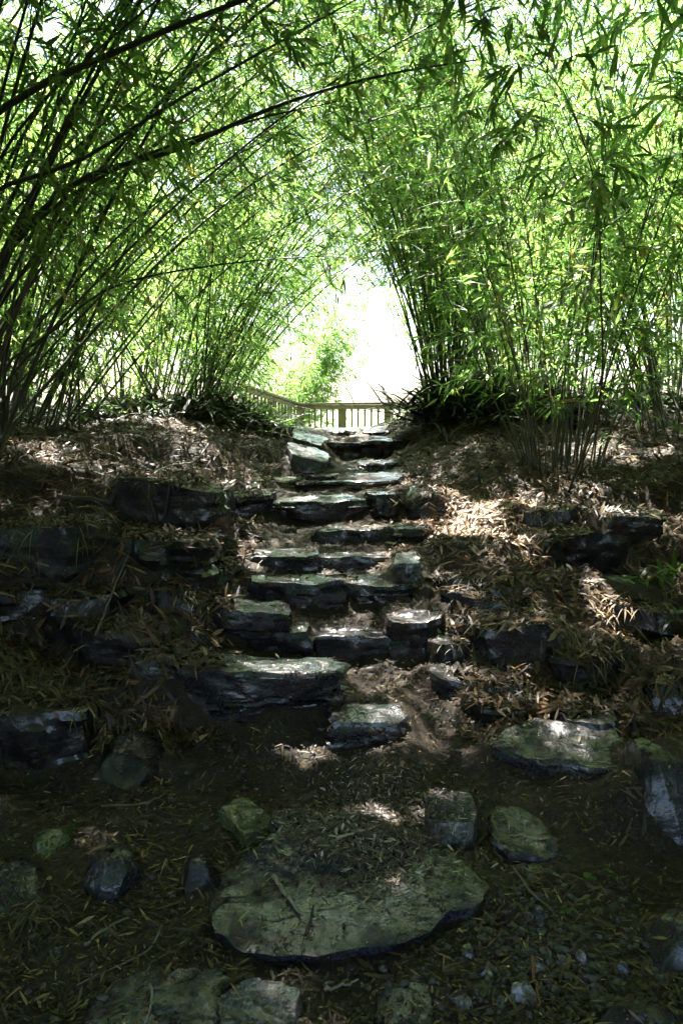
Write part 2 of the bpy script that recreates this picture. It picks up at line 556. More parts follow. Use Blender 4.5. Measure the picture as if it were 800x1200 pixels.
# third
st('left slab of the third step, dark front and gleaming lip', 290, 402, 684, 716, 4.28, .3, 'slate_blue', tilt=(0, T), group=SG)
st('right slab of the third step, set against the white stone', 392, 494, 686, 714, 4.30, .3, 'slate', tilt=(0, T), group=SG)
st('smooth pale triangular stone shining at the right end of the fourth step', 460, 497, 658, 684, 4.42, .22, 'pale', tilt=(.1, .2), group=SG)
# fourth
st('left slab of the fourth step, strewn with light chips', 262, 372, 652, 676, 4.70, .3, 'slate_blue', tilt=(0, T), group=SG)
st('right slab of the fourth step with a thin bright edge', 362, 482, 655, 676, 4.72, .3, 'slate_blue', tilt=(0, T), group=SG)
# fifth
st('small flat stone alone at the left end of the fifth step', 262, 314, 629, 642, 5.12, .25, 'slate', tilt=(0, T), group=SG)
st('left slab of the fifth step, half buried in dry leaves', 372, 458, 623, 642, 5.14, .28, 'slate', tilt=(0, T), group=SG)
st('right flat slab of the fifth step beside sunlit litter', 452, 510, 620, 640, 5.16, .3, 'slate_blue', tilt=(0, T), group=SG)
# sixth
st('left block of the broad sixth step with a pale top', 238, 318, 583, 614, 5.6, .4, 'slate_blue', tilt=(0, T), group=SG)
st('long middle block of the broad sixth step', 302, 432, 588, 614, 5.62, .45, 'slate', tilt=(0, T), res=1.3, group=SG)
st('upright squarish block right of the middle of the sixth step', 430, 472, 581, 610, 5.6, .35, 'slate', group=SG)
st('rugged rounded block at the right end of the sixth step', 468, 530, 576, 612, 5.58, .4, 'slate', 'boulder', group=SG)
# seventh
st('low pale slab at the left of the seventh step', 296, 352, 562, 580, 6.4, .4, 'moss', tilt=(0, T), group=SG)
st('dark middle slab of the seventh step', 342, 412, 566, 580, 6.38, .42, 'slate', tilt=(0, T), group=SG)
st('right slab of the seventh step with a sloping gleaming top', 404, 474, 562, 583, 6.35, .5, 'slate_blue', tilt=(.05, .07), group=SG)
st('narrow stone wedged behind the right of the seventh step', 455, 500, 556, 568, 6.7, .35, 'slate', group=SG)
# eighth
st('thin light-topped slab of the eighth step', 386, 428, 550, 562, 7.3, .4, 'slate_blue', tilt=(0, T), group=SG)
st('raised flat slab right of the thin one on the eighth step', 418, 466, 543, 558, 7.35, .45, 'slate_blue', tilt=(0, T), group=SG)
# top
st('left block of the ninth step under the crest', 362, 422, 518, 545, 8.2, .6, 'dark', tilt=(0, .04), group=SG)
st('right block of the ninth step under the crest', 416, 478, 515, 545, 8.2, .6, 'dark', tilt=(0, .04), group=SG)
st('left flat flagstone on the crest of the path', 368, 424, 504, 512, 9.2, .8, 'slate_blue', tilt=(0, .03), group=SG)
st('right flat flagstone on the crest of the path', 424, 476, 503, 512, 9.1, .8, 'slate_blue', tilt=(0, .03), group=SG)
# diagonal left slabs
st('greenish slanting slab leaning down from the left bank at the seventh step', 330, 386, 532, 566, 6.75, .5, 'pale', tilt=(-.28, .1), name='slanting_slab', cat='rock')
st('smaller slanting slab higher up, behind the greenish leaning one', 340, 384, 514, 536, 7.7, .5, 'slate_blue', tilt=(-.25, .1), name='slanting_slab', cat='rock')
st('flat stone at the foot of the greenish slanting slab', 340, 400, 556, 570, 6.6, .3, 'slate_blue', name='flat_stone', cat='rock')
st('low rock on the left edge of the top landing', 318, 372, 502, 520, 8.6, .6, 'slate', 'boulder', name='boulder', cat='rock')
st('dark rock in the left bank just above the sixth step', 268, 332, 566, 590, 6.05, .4, 'slate', 'boulder', name='boulder', cat='rock')
st('brownish rock in the leafy left bank near the slanting slabs', 262, 320, 528, 556, 7.2, .5, 'brown', 'boulder', name='boulder', cat='rock')
# left bank wall
LB = dict(name='boulder', cat='rock')
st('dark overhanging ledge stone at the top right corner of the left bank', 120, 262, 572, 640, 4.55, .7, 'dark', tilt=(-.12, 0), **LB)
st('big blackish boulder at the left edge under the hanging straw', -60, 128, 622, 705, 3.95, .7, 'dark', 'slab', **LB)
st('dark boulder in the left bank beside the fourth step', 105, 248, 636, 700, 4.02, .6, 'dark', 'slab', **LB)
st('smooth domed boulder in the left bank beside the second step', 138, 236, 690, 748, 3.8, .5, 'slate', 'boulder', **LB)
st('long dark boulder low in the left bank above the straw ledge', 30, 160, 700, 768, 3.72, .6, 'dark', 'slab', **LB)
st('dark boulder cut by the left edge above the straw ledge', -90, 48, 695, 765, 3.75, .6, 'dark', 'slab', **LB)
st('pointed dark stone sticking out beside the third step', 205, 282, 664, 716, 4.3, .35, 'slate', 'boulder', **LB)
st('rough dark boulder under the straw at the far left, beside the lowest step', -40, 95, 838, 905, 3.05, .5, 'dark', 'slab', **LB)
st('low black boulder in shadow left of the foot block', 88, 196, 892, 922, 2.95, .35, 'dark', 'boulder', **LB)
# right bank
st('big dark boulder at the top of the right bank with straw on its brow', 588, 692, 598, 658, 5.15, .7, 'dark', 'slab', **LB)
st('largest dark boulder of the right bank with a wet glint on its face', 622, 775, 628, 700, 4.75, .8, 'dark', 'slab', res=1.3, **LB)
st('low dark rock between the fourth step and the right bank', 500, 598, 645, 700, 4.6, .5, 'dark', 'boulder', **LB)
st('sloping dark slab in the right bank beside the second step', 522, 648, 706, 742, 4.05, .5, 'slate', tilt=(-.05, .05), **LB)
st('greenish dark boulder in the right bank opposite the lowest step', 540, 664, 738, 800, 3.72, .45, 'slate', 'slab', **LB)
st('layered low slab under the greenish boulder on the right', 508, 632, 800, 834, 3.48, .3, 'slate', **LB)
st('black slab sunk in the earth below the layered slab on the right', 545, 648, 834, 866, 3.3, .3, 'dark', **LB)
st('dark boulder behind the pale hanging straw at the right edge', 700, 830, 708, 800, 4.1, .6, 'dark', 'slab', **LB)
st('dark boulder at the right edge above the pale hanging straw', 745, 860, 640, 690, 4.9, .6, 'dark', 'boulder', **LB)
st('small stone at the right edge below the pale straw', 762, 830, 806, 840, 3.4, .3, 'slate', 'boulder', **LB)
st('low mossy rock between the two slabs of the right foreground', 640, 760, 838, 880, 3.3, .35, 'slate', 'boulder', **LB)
st('long flat slab of the right foreground with a dull blue top', 586, 750, 886, 908, 2.88, .30, 'slate_blue', tilt=(0, .05), res=1.3, **LB)
st('rounded boulder cut by the right edge of the foreground', 748, 850, 915, 1005, 2.6, .4, 'slate', 'boulder', **LB)

LG = dict(name='rock_ledge', cat='rock')
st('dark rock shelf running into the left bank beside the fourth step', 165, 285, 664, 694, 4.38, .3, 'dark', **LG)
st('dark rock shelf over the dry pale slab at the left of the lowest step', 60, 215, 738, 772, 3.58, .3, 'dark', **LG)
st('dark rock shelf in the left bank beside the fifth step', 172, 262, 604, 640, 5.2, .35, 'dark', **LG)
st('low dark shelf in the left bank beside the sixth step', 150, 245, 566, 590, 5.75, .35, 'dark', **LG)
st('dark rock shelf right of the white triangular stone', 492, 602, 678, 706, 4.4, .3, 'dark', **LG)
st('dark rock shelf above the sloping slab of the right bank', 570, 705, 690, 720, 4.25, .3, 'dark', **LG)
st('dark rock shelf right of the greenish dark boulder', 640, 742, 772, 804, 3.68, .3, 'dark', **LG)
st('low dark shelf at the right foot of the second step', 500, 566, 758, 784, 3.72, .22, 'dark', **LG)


def flat(label, uL, uR, vt, vb, z, h, mat='slate', kind='slab', **kw):
    """a stone seen from above: its top spans vt (back) to vb (front) at height z"""
    d0, d1 = D_at(vb, z), D_at(vt, z)
    a, b2 = P(uL, (vt + vb) / 2, (d0 + d1) / 2), P(uR, (vt + vb) / 2, (d0 + d1) / 2)
    st.n += 1
    kw.setdefault('name', 'boulder')
    nm = kw.pop('name')
    kw.setdefault('cat', 'rock')
    QUEUE.append(((nm, label, ((a[0] + b2[0]) / 2, (d0 + d1) / 2, z), b2[0] - a[0], d1 - d0, h, M[mat], kind, st.n), kw))


# the big foreground slab, its outline read off at z .10
px = [(245, 1035), (262, 1002), (300, 985), (335, 968), (385, 955), (440, 962), (500, 975), (545, 1000), (574, 1028), (566, 1050), (522, 1058), (505, 1078),
      (468, 1092), (420, 1102), (372, 1110), (318, 1106), (280, 1098), (248, 1082)]
pts = np.array([P(u, v, D_at(v, .10))[:2] for u, v in px])
cen = np.array([(pts[:, 0].max() + pts[:, 0].min()) / 2, (pts[:, 1].max() + pts[:, 1].min()) / 2])
QUEUE.append((('foreground_slab', 'big wet grey-green slab lying across the foreground, littered with chips', (cen[0], cen[1] + .02, .075), .95, .5, .08, M['wet'],
     'slab', 91), dict(outline=pts - cen, res=3.2, terr=.045, tilt=(.0, .05), cat='rock')))
flat('angular pale grey stone just behind the right end of the big slab', 496, 560, 930, 966, .10, .15, 'pale', 'slab', tilt=(0, .12), name='angular_stone')
flat('dull brown stone buried in chips between the big slab and the angular stone', 466, 522, 950, 992, .04, .1, 'brown', 'boulder', name='angular_stone')
flat('thin slab peeping out behind the left of the big slab', 312, 382, 950, 974, .07, .08, 'slate_blue', name='flat_stone')
flat('lone mossy yellow-green stone behind the big slab', 266, 313, 932, 976, .06, .1, 'moss', 'slab', name='mossy_stone', rot=.5, terr=.006)
flat('grey slab half buried in earth right of the angular stone', 576, 652, 948, 1004, .05, .13, 'slate_blue', tilt=(-.1, .1), name='flat_stone')
flat('dull sunken slab right of the big slab, in front of the grey one', 590, 668, 1010, 1052, .02, .08, 'slate', name='flat_stone')
flat('bluish boulder standing in the earth of the left foreground', 98, 168, 972, 1028, .10, .16, 'slate_blue', 'boulder')
flat('dark boulder cut by the left edge of the foreground', -60, 72, 990, 1070, .10, .2, 'slate', 'boulder')
flat('low dark stone in the lower left, below the dark boulder', 28, 100, 1078, 1130, .04, .1, 'slate', 'boulder')
flat('flat bluish slab cut by the lower edge at the left', 104, 268, 1128, 1230, .03, .1, 'slate_blue', tilt=(.03, 0), res=1.5, name='flat_stone')
flat('pale wet stone at the lower edge under the big slab', 226, 356, 1150, 1240, .04, .1, 'pale', res=1.5, name='flat_stone')
flat('small sunken stone at the lower edge right of centre', 432, 512, 1150, 1230, .015, .08, 'slate', name='flat_stone')
flat('grey boulder cut by the right edge near the bottom', 745, 850, 1045, 1120, .08, .2, 'slate_blue', 'boulder')
flat('small dark stone touching the left tip of the big slab', 208, 258, 1004, 1034, .06, .1, 'dark', 'boulder')
flat('broad low stone in the lower right corner', 690, 800, 1150, 1230, .03, .1, 'slate', 'boulder', res=1.3)
flat('greenish stone in the dark earth left of the bluish boulder', 36, 92, 962, 1000, .07, .12, 'moss', 'boulder')
flat('low grey stone right of the layered slabs', 648, 720, 820, 846, .22, .15, 'slate', 'slab', name='flat_stone')
flat('flat stone in the leaf litter at the upper right bank', 690, 766, 590, 606, .92, .12, 'slate', 'slab', name='flat_stone')

# ------------------------------------------------------------------ the ground sheet, fitted to the feet of the stones
for (x_, y_, zt, sx_) in CONS:
    d_ = zt - float(H0([x_], [y_])[0])
    FIX.append((x_, y_, max(-.3, min(.3, d_)), sx_))
def grow(a, b, step0, k, far):
    out = [b]
    s = step0
    while out[-1] < far:
        s *= k
        out.append(out[-1] + s)
    return out


xs = list(np.arange(-2.6, 2.6, .026))
xr = grow(0, xs[-1] + .03, .03, 1.09, 600)
xl = [-v for v in grow(0, -xs[0] + .03, .03, 1.09, 600)][::-1]
xs = np.array(xl + xs + xr)
ys = list(np.arange(1.2, 7.0, .024)) + list(np.arange(7.0, 13, .06))
yf = grow(0, 13.1, .06, 1.09, 900)
yb = [1.2 - (v - 1.2) for v in grow(0, 1.23, .03, 1.11, 400)][::-1]
ys = np.array(yb + ys + yf)
GX, GY = np.meshgrid(xs, ys)
GZ = H(GX, GY)
nx, ny = len(xs), len(ys)
GV = np.stack([GX.ravel(), GY.ravel(), GZ], -1)
i = (np.arange(ny - 1)[:, None] * nx + np.arange(nx - 1)[None]).ravel()
GQ = np.stack([i, i + 1, i + 1 + nx, i + nx], -1)
ground = link('ground', fast_mesh('ground', GV, [GQ]), M['soil'], smooth=True)
tag(ground, 'dark earth hillside path rising between banks to a pale lawn', kind='structure')
SURF = [(GV, GQ)]      # what the litter falls on



for (args, kw) in QUEUE:
    rock(*args, **kw)

# small loose stones of the lower right corner
k = 0
for (u, v) in [(600, 1105), (628, 1128), (655, 1092), (680, 1120), (648, 1150), (612, 1162), (706, 1098), (575, 1140), (668, 1180), (728, 1130), (548, 1115), (590, 1190),
               (630, 1075), (700, 1150), (540, 1170), (690, 1062)]:
    D = D_at(v, .02); p = P(u, v, D); k += 1
    s = random.uniform(.03, .065)
    rock('loose_stone', 'fist-sized grey stone lying in the dark earth at the lower right', (p[0], p[1], hz(p[0], p[1]) + s * .18), s * random.uniform(1.1, 1.7), s * 1.2, s, M[random.choice(['slate', 'slate_blue', 'brown'])],
         'boulder', 200 + k, rot=random.uniform(0, 3), group='loose stones at the lower right', res=.4, cat='stone')
k = 0
for (u, v, z) in [(505, 600, .78), (520, 622, .72), (250, 660, .62), (275, 690, .52), (500, 700, .45), (530, 760, .28), (232, 745, .4), (340, 596, .82), (480, 615, .72), (258, 640, .66), (500, 560, .95), (346, 545, 1.02)]:
    D = D_at(v, z); p = P(u, v, D); k += 1
    s = random.uniform(.05, .09)
    rock('loose_stone', 'small dark stone wedged at the edge of the steps', (p[0], p[1], hz(p[0], p[1]) + s * .45), s * random.uniform(1.2, 1.9), s * 1.3, s * 1.3, M[random.choice(['slate', 'dark', 'slate_blue'])],
         'boulder', 240 + k, rot=random.uniform(0, 3), group='small stones wedged beside the steps', res=.45, cat='stone')

# ------------------------------------------------------------------ surface lookup
off = 0; VV = []; FF = []
for v, f in SURF:
    VV.append(v)
    if f.shape[1] == 4:
        FF.append(np.concatenate([f[:, [0, 1, 2]], f[:, [0, 2, 3]]]) + off)
    else:
        FF.append(f + off)
    off += len(v)
VV = np.concatenate(VV); FF = np.concatenate(FF)
NGF = 2 * len(GQ)
keep = (np.abs(VV[FF[:, 0], 0]) < 5) & (VV[FF[:, 0], 1] > .5) & (VV[FF[:, 0], 1] < 13)
NGK = int(keep[:NGF].sum())
bvh = BVHTree.FromPolygons(VV.tolist(), FF[keep].tolist())
NG = None


def drop(x, y):
    r = bvh.ray_cast(Vector((x, y, 4.0)), Vector((0, 0, -1)))
    return r[0], r[1]


# ------------------------------------------------------------------ leaf / strip builder
def leaves_mesh(B, Dr, L, W, Nn, tint, bend=0., seg=2):
    """B base, Dr unit dir, L length, W width, Nn unit normal; lanceolate blades"""
    n = len(B)
    S = norm(np.cross(Dr, Nn))
    Up = np.cross(S, Dr)
    if seg == 2:
        t = [0, .38, 1]
    elif seg == 3:
        t = [0, .25, .62, 1]
    else:
        t = [0, .2, .45, .75, 1]
    wv = {0: 0.06, 1: 0.0}
    rows = []
    for tt in t:
        if tt == 1:
            c = B + Dr * (L * tt)[:, None] - Up * (L * bend * tt * tt)[:, None]
            rows.append(c[:, None])
        else:
            prof = .08 if tt == 0 else (1.0 if tt < .5 else .72 if tt < .7 else .45)
            c = B + Dr * (L * tt)[:, None] - Up * (L * bend * tt * tt)[:, None]
            sd = S * (W * .5 * prof)[:, None]
            lift = Up * (W * .12 * prof)[:, None]
            rows.append(np.stack([c - sd + lift, c + sd + lift], 1))
    V = np.concatenate(rows, 1)
    k = V.shape[1]
    base = np.arange(n)[:, None] * k
    Q = []
    for s in range(len(t) - 2):
        Q.append(base + np.array([[2 * s, 2 * s + 1, 2 * s + 3, 2 * s + 2]]))
    Q = np.concatenate(Q) if Q else np.zeros((0, 4), int)
    T = base + np.array([[k - 3, k - 2, k - 1]])
    return V.reshape(-1, 3), Q, T, np.repeat(tint, k, axis=0)


def rand_unit(rs, n):
    return norm(rs.normal(size=(n, 3)))


def pick_tint(rs, n, pal, wts, var=.25):
    pal = np.array(pal)
    i = rs.choice(len(pal), n, p=np.array(wts) / sum(wts))
    return pal[i] * rs.uniform(1 - var, 1 + var, (n, 1)) * rs.uniform(.93, 1.07, (n, 3))


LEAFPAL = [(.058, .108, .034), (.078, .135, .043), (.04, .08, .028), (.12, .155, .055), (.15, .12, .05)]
SUNLITPAL = [(.11, .155, .055), (.135, .18, .075), (.08, .125, .045), (.16, .18, .07)]  # lighter leaves for far clumps: sunlight put into their colour
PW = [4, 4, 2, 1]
LEAFW = [5, 4, 3, 1.4, .35]


def strip_tubes(B, Dr, L, R0, droop, npt=4, n=3):
    """many thin twigs at once"""
    m_ = len(B)
    t = np.linspace(0, 1, npt)
    C = B[:, None] + Dr[:, None] * (L[:, None] * t[None])[..., None]
    C[:, :, 2] -= (droop * L)[:, None] * (t ** 2)[None]
    A = norm(np.cross(Dr, np.array([.31, .17, .93])))
    Bv = np.cross(Dr, A)
    th = np.arange(n) / n * 2 * PI
    rad = R0[:, None] * (1 - .75 * t)[None]
    ring = A[:, None, None] * np.cos(th)[None, None, :, None] + Bv[:, None, None] * np.sin(th)[None, None, :, None]
    V = C[:, :, None] + ring * rad[:, :, None, None]
    base = (np.arange(m_) * npt * n)[:, None, None]
    k = np.arange(npt - 1)[None, :, None] * n
    a = np.arange(n)[None, None]
    b_ = (np.arange(n)[None, None] + 1) % n
    Q = np.stack(np.broadcast_arrays(base + k + a, base + k + b_, base + k + n + b_, base + k + n + a), -1).reshape(-1, 4)
    return V.reshape(-1, 3), Q, C


# ------------------------------------------------------------------ bamboo
SUN_EL, SUN_AZ = math.radians(64), math.radians(-18)
SD = np.array([math.sin(SUN_AZ) * math.cos(SUN_EL), math.cos(SUN_AZ) * math.cos(SUN_EL), math.sin(SUN_EL)])
# small holes in the canopy through which the sun reaches the ground
HOLES = [(.95, 5.45, .8, .30), (1.3, 5.7, .95, .16), (1.45, 4.25, .6, .15), (-.5, 4.8, .6, .14), (-.1, 4.75, .6, .10), (.35, 6.5, .9, .22), (-.35, 5.75, .83, .12), (-1.5, 7.3, 1.3, .2), (2.3, 6.6, 1.1, .25), (-.42, 7.0, 1.1, .15), (.5, 4.5, .55, .08),
         (.08, 2.74, .05, .13), (.16, 2.26, .1, .05), (.33, 2.75, .1, .08), (-.4, 3.36, .36, .08), (-.15, 3.34, .36, .10), (0, 4.0, .33, .11), (.35, 4.0, .4, .10),
         (-.25, 4.36, .54, .10), (.05, 4.38, .54, .11), (.2, 4.8, .62, .11), (.15, 3.2, .2, .08), (.2, 5.25, .7, .09), (.3, 7.5, 1.0, .14), (.2, 9.2, 1.25, .2), (.9, 3.05, .1, .06), (-1.9, 5.2, 1.2, .12), (2.1, 5.2, .85, .14)]


def in_hole(Pp):
    bad = np.zeros(len(Pp), bool)
    for (x, y, z, r) in HOLES:
        q = Pp - np.array([x, y, z])
        t = q @ SD
        pq = q - t[:, None] * SD
        dist = np.linalg.norm(pq, axis=1)
        bad |= (dist < r * .55 + r * 1.6 * np.clip(vnoise(pq / r * 1.9 + 20 + x * 7) - .32, 0, 1) * 1.6) & (t > .6)
    return bad


def culm_path(rs, base, L, az, t0, bend, wob=.05, n=30):
    s = np.linspace(0, 1, n)
    tilt = t0 + bend * s ** 1.5
    azs = az + wob * np.cumsum(rs.normal(size=n)) * .35
    d = np.stack([np.sin(tilt) * np.cos(azs), np.sin(tilt) * np.sin(azs), np.cos(tilt)], -1)
    p = np.vstack([[0, 0, 0], np.cumsum(d[:-1] * L / (n - 1), 0)]) + base
    return p


def bamboo(label, base, n, Lr, t0r, bendr, aim=None, aimk=.0, spread=.35, r=(.010, .018), leaf=1.0, leafL=(.075, .135), start=.3,
           heroes=(), seed=1, dry=.12, lean=(0, 0), keep=None, tw=(.25, .75), pal=LEAFPAL, wts=LEAFW, seg=2, group='bamboo clumps along the path', nodek=.22, extra=None, dens=3.0, shade_roof=False):
    rs = np.random.RandomState(seed)
    base = np.array([base[0], base[1], hz(base[0], base[1]) - .05])
    root = empty('bamboo_clump', base)
    tag(root, label, 'bamboo', group)
    TB, TD, TL = [], [], []
    paths = []
    for q in range(n):
        rr = spread * math.sqrt(rs.uniform(0, 1)); a0 = rs.uniform(0, 2 * PI)
        bx, by = base[0] + rr * math.cos(a0), base[1] + rr * math.sin(a0)
        b = np.array([bx, by, hz(bx, by) - .03])
        az = a0 + rs.normal() * .5
        if aim is not None and rs.uniform() < aimk:
            az = aim + rs.normal() * .5
        L = rs.uniform(*Lr)
        paths.append((culm_path(rs, b, L, az, math.radians(rs.uniform(*t0r)), math.radians(rs.uniform(*bendr))), L, rs.uniform(*r), rs.uniform() < dry))
    for (pp, rad) in heroes:
        cp = catmull(pp, 40)
        L = np.linalg.norm(np.diff(cp, axis=0), axis=1).sum()
        paths.append((cp, L, rad, False))
    for (p, L, r0, isdry) in paths:
        seglen = np.concatenate([[0], np.cumsum(np.linalg.norm(np.diff(p, axis=0), axis=1))])
        L = seglen[-1]
        # nodes
        sp = nodek * (1 + rs.uniform(-.1, .2))
        nodes = np.arange(sp * .5, L - .05, sp)
        ss = np.sort(np.concatenate([[0], nodes - .006, nodes, nodes + .006, [L]]))
        C = np.stack([np.interp(ss, seglen, p[:, k]) for k in range(3)], -1)
        rad = r0 * (1 - .86 * (ss / L) ** 1.2)
        isn = np.isin(ss, nodes)
        rad = np.where(isn, rad * 1.16 + .0006, rad)
        V, Q = tube(C, rad, 6)
        me = fast_mesh('culm', V - base, [Q])
        link('culm', me, M['culm_dry' if isdry else 'culm'], root, smooth=True)
        if isdry and rs.uniform() < .6:
            continue
        # twigs at nodes
        for s_ in nodes:
            f = s_ / L
            if f < start * rs.uniform(.6, 1.2):
                continue
            nt_ = rs.poisson(dens * leaf * min(1, .4 + f))
            if nt_ == 0: continue
            c = np.array([np.interp(s_, seglen, p[:, k]) for k in range(3)])
            c2 = np.array([np.interp(min(L, s_ + .05), seglen, p[:, k]) for k in range(3)])
            tan = (c2 - c) / max(np.linalg.norm(c2 - c), 1e-6)
            for _ in range(nt_):
                dr = norm(rs.normal(size=3)); dr = dr - tan * (dr @ tan); dr = norm(dr)
                dr = norm(dr * rs.uniform(.5, 1.1) + tan * rs.uniform(.2, .8))
                TB.append(c); TD.append(dr); TL.append(rs.uniform(*tw) * (1 - .45 * f))
    if extra is not None:
        for (c, d, l) in extra:
            TB.append(np.array(c)); TD.append(norm(np.array(d, float))); TL.append(l)
    TB, TD, TL = np.array(TB), np.array(TD), np.array(TL)
    if keep is not None:
        ends = TB + TD * TL[:, None] * .8
        ok = np.array([keep(e) for e in ends])
        TB, TD, TL = TB[ok], TD[ok], TL[ok]
    if shade_roof:     # thinned inside the view, kept leafy above it to shade the ground
        high = TB[:, 2] > 2.0 + .56 * np.maximum(TB[:, 1] + TD[:, 1] * TL, 0)
        ok = high | (rs.uniform(size=len(TB)) < .22)
        TB, TD, TL = TB[ok], TD[ok], TL[ok]
    droop = rs.uniform(.1, .5, len(TB))
    Vt, Qt, C = strip_tubes(TB, TD, TL, np.full(len(TB), .0022), droop, 4, 3)
    # leaves along each twig
    nl = 13
    ts = np.tile(np.linspace(.28, 1, nl), (len(TB), 1)) + rs.uniform(-.04, .04, (len(TB), nl))
    ts = np.clip(ts, 0, 1)
    B = TB[:, None] + TD[:, None] * (TL[:, None] * ts)[..., None]
    B[:, :, 2] -= (droop * TL)[:, None] * ts ** 2
    Dd = TD[:, None] * np.ones((1, nl, 1))
    Dd = Dd * .7 + rs.normal(size=B.shape) * .48 + np.array([0, 0, -.42])
    B = B.reshape(-1, 3); Dd = norm(Dd.reshape(-1, 3))
    okl = (rs.uniform(size=len(B)) < .88) & ~in_hole(B) & ~in_hole(B + Dd * .12)
    B, Dd = B[okl], Dd[okl]
    m_ = len(B)
    Ll = rs.uniform(leafL[0], leafL[1], m_)
    Wl = Ll * rs.uniform(.11, .17, m_)
    Nn = norm(rand_unit(rs, m_) + np.array([0, 0, 1.0]))
    tint = pick_tint(rs, m_, pal, wts)
    Vl, Ql, Tl, Tn = leaves_mesh(B, Dd, Ll, Wl, Nn, tint, bend=.18, seg=seg)
    o_ = len(Vt)
    V = np.concatenate([Vt, Vl]) - base
    tn = np.concatenate([np.tile([[.05, .06, .025]], (len(Vt), 1)), Tn])
    me = fast_mesh('foliage', V, [Qt, Ql + o_ if len(Ql) else Ql, Tl + o_], tn, [0, 0, 0])
    link('foliage', me, M['leaf'], root)
    bamboo.total += m_
    return root


bamboo.total = 0

OPEN = lambda e: True


def in_window(e):
    """keep twigs out of the bright gap at the end of the tunnel"""
    x, y, z = e
    if y < 1: return True
    u = 400 + x / y * F0; v = 480 - (z - EYE) / y * F0
    if v > 500: return True
    dx = (u - 444) / (53 if u > 444 else 58); dy = (v - 412) / 86
    if v > 405: return not (abs(dx) < RS.uniform(.75, 1.1) and v < 500)
    return dx * dx + dy * dy > RS.uniform(.55, 1.15)


def soft_window(e):
    return in_window(e) or RS.uniform() < .3


def b3(x, y):
    return np.array([x, y, hz(x, y) - .05])


A0 = b3(-2.6, 4.6); A1 = b3(-2.5, 5.2); A2 = b3(-2.35, 5.5)
heroesL1 = [
    ([A0, P(-120, 260, 4.3), P(0, 130, 3.9), P(150, 55, 3.6), P(285, 0, 3.4), P(420, -50, 3.2), P(600, -80, 3.0)], .027),
    ([A1, P(-40, 370, 5.0), P(12, 290, 4.8), P(90, 213, 4.6), P(200, 178, 4.4), P(330, 122, 4.2), P(450, 88, 4.0), P(560, 70, 3.9)], .026),
    ([A1, P(-50, 400, 5.0), P(0, 310, 4.8), P(60, 245, 4.6), P(170, 182, 4.5), P(300, 140, 4.3), P(400, 118, 4.2)], .020),
    ([A0, P(-70, 300, 4.3), P(0, 222, 4.2), P(90, 190, 4.1), P(220, 110, 3.9), P(380, 20, 3.7), P(470, -30, 3.6)], .018),
    ([A2, P(0, 440, 5.4), P(60, 390, 5.3), P(130, 337, 5.2), P(250, 311, 5.1), P(390, 300, 5.0), P(450, 310, 5.0)], .012),
    ([A1, P(-30, 340, 5.0), P(20, 180, 4.8), P(60, 90, 4.7), P(100, 20, 4.6), P(150, -60, 4.4)], .015),
    ([A2, P(10, 400, 5.4), P(70, 240, 5.2), P(140, 100, 5.0), P(220, 10, 4.8), P(300, -60, 4.6)], .014),
    ([A0, P(-60, 320, 4.4), P(10, 170, 4.2), P(80, 90, 4.0), P(160, 20, 3.8), P(260, -60, 3.6)], .016),
    ([A2, P(20, 420, 5.4), P(90, 330, 5.3), P(180, 240, 5.1), P(300, 170, 5.0), P(420, 120, 4.8)], .011),
]
RT = PI * 0.0
bamboo('dense arching bamboo at the left edge with thick dark culms reaching over the path', (-2.6, 4.9), 34, (5, 8), (12, 42), (30, 80), aim=0.1, aimk=.85, spread=.45, r=(.008, .015),
       heroes=heroesL1, seed=3, start=.28, keep=in_window, seg=3, leaf=.85)
bamboo('bamboo clump on the left bank behind the straw mound, culms fanning to the right', (-2.95, 7.3), 50, (5, 8), (8, 42), (30, 80), aim=0.0, aimk=.75, spread=.55, r=(.006, .012), seed=4, dens=3.4, keep=in_window, start=.07)
bamboo('bamboo clump on the dark mound left of the fence, arching over the bright gap', (-1.75, 9.2), 52, (4, 7.5), (5, 38), (30, 85), aim=-.1, aimk=.6, spread=.45, seed=5, keep=in_window, start=.05, r=(.006, .011),
       heroes=[([b3(-1.6, 9.2), P(262, 380, 9), P(310, 280, 8.7), P(372, 225, 8.4), P(450, 200, 8.2)], .013), ([b3(-1.7, 9.2), P(235, 330, 9), P(262, 240, 8.7), P(310, 150, 8.4), P(380, 90, 8.0)], .013)])
bamboo('far left bamboo clump seen as a dim screen behind the nearer ones', (-4.6, 10.5), 36, (5, 8), (3, 25), (20, 70), spread=.6, seed=6, pal=SUNLITPAL, wts=PW, keep=in_window, start=.12, leafL=(.09, .155), r=(.012, .018))
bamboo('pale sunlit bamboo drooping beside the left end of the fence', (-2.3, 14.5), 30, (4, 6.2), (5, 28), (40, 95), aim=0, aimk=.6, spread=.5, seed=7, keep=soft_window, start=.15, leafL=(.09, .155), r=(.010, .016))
bamboo('dark upright bamboo clump rising from the leafy mound right of the fence', (1.2, 9.0), 50, (4.5, 7.5), (1, 20), (15, 62), aim=PI * .8, aimk=.25, spread=.26, seed=8, keep=in_window, start=.1, r=(.007, .013),
       heroes=[([b3(1.1, 9.0), P(500, 400, 8.9), P(478, 325, 8.7), P(445, 265, 8.5), P(400, 205, 8.2), P(370, 150, 8)], .014),
               ([b3(1.1, 8.9), P(505, 380, 8.8), P(488, 300, 8.6), P(460, 200, 8.3), P(430, 110, 8.0), P(395, 40, 7.6)], .014),
               ([b3(1.15, 9.0), P(512, 380, 8.9), P(500, 280, 8.8), P(480, 170, 8.6), P(455, 60, 8.4)], .013)])
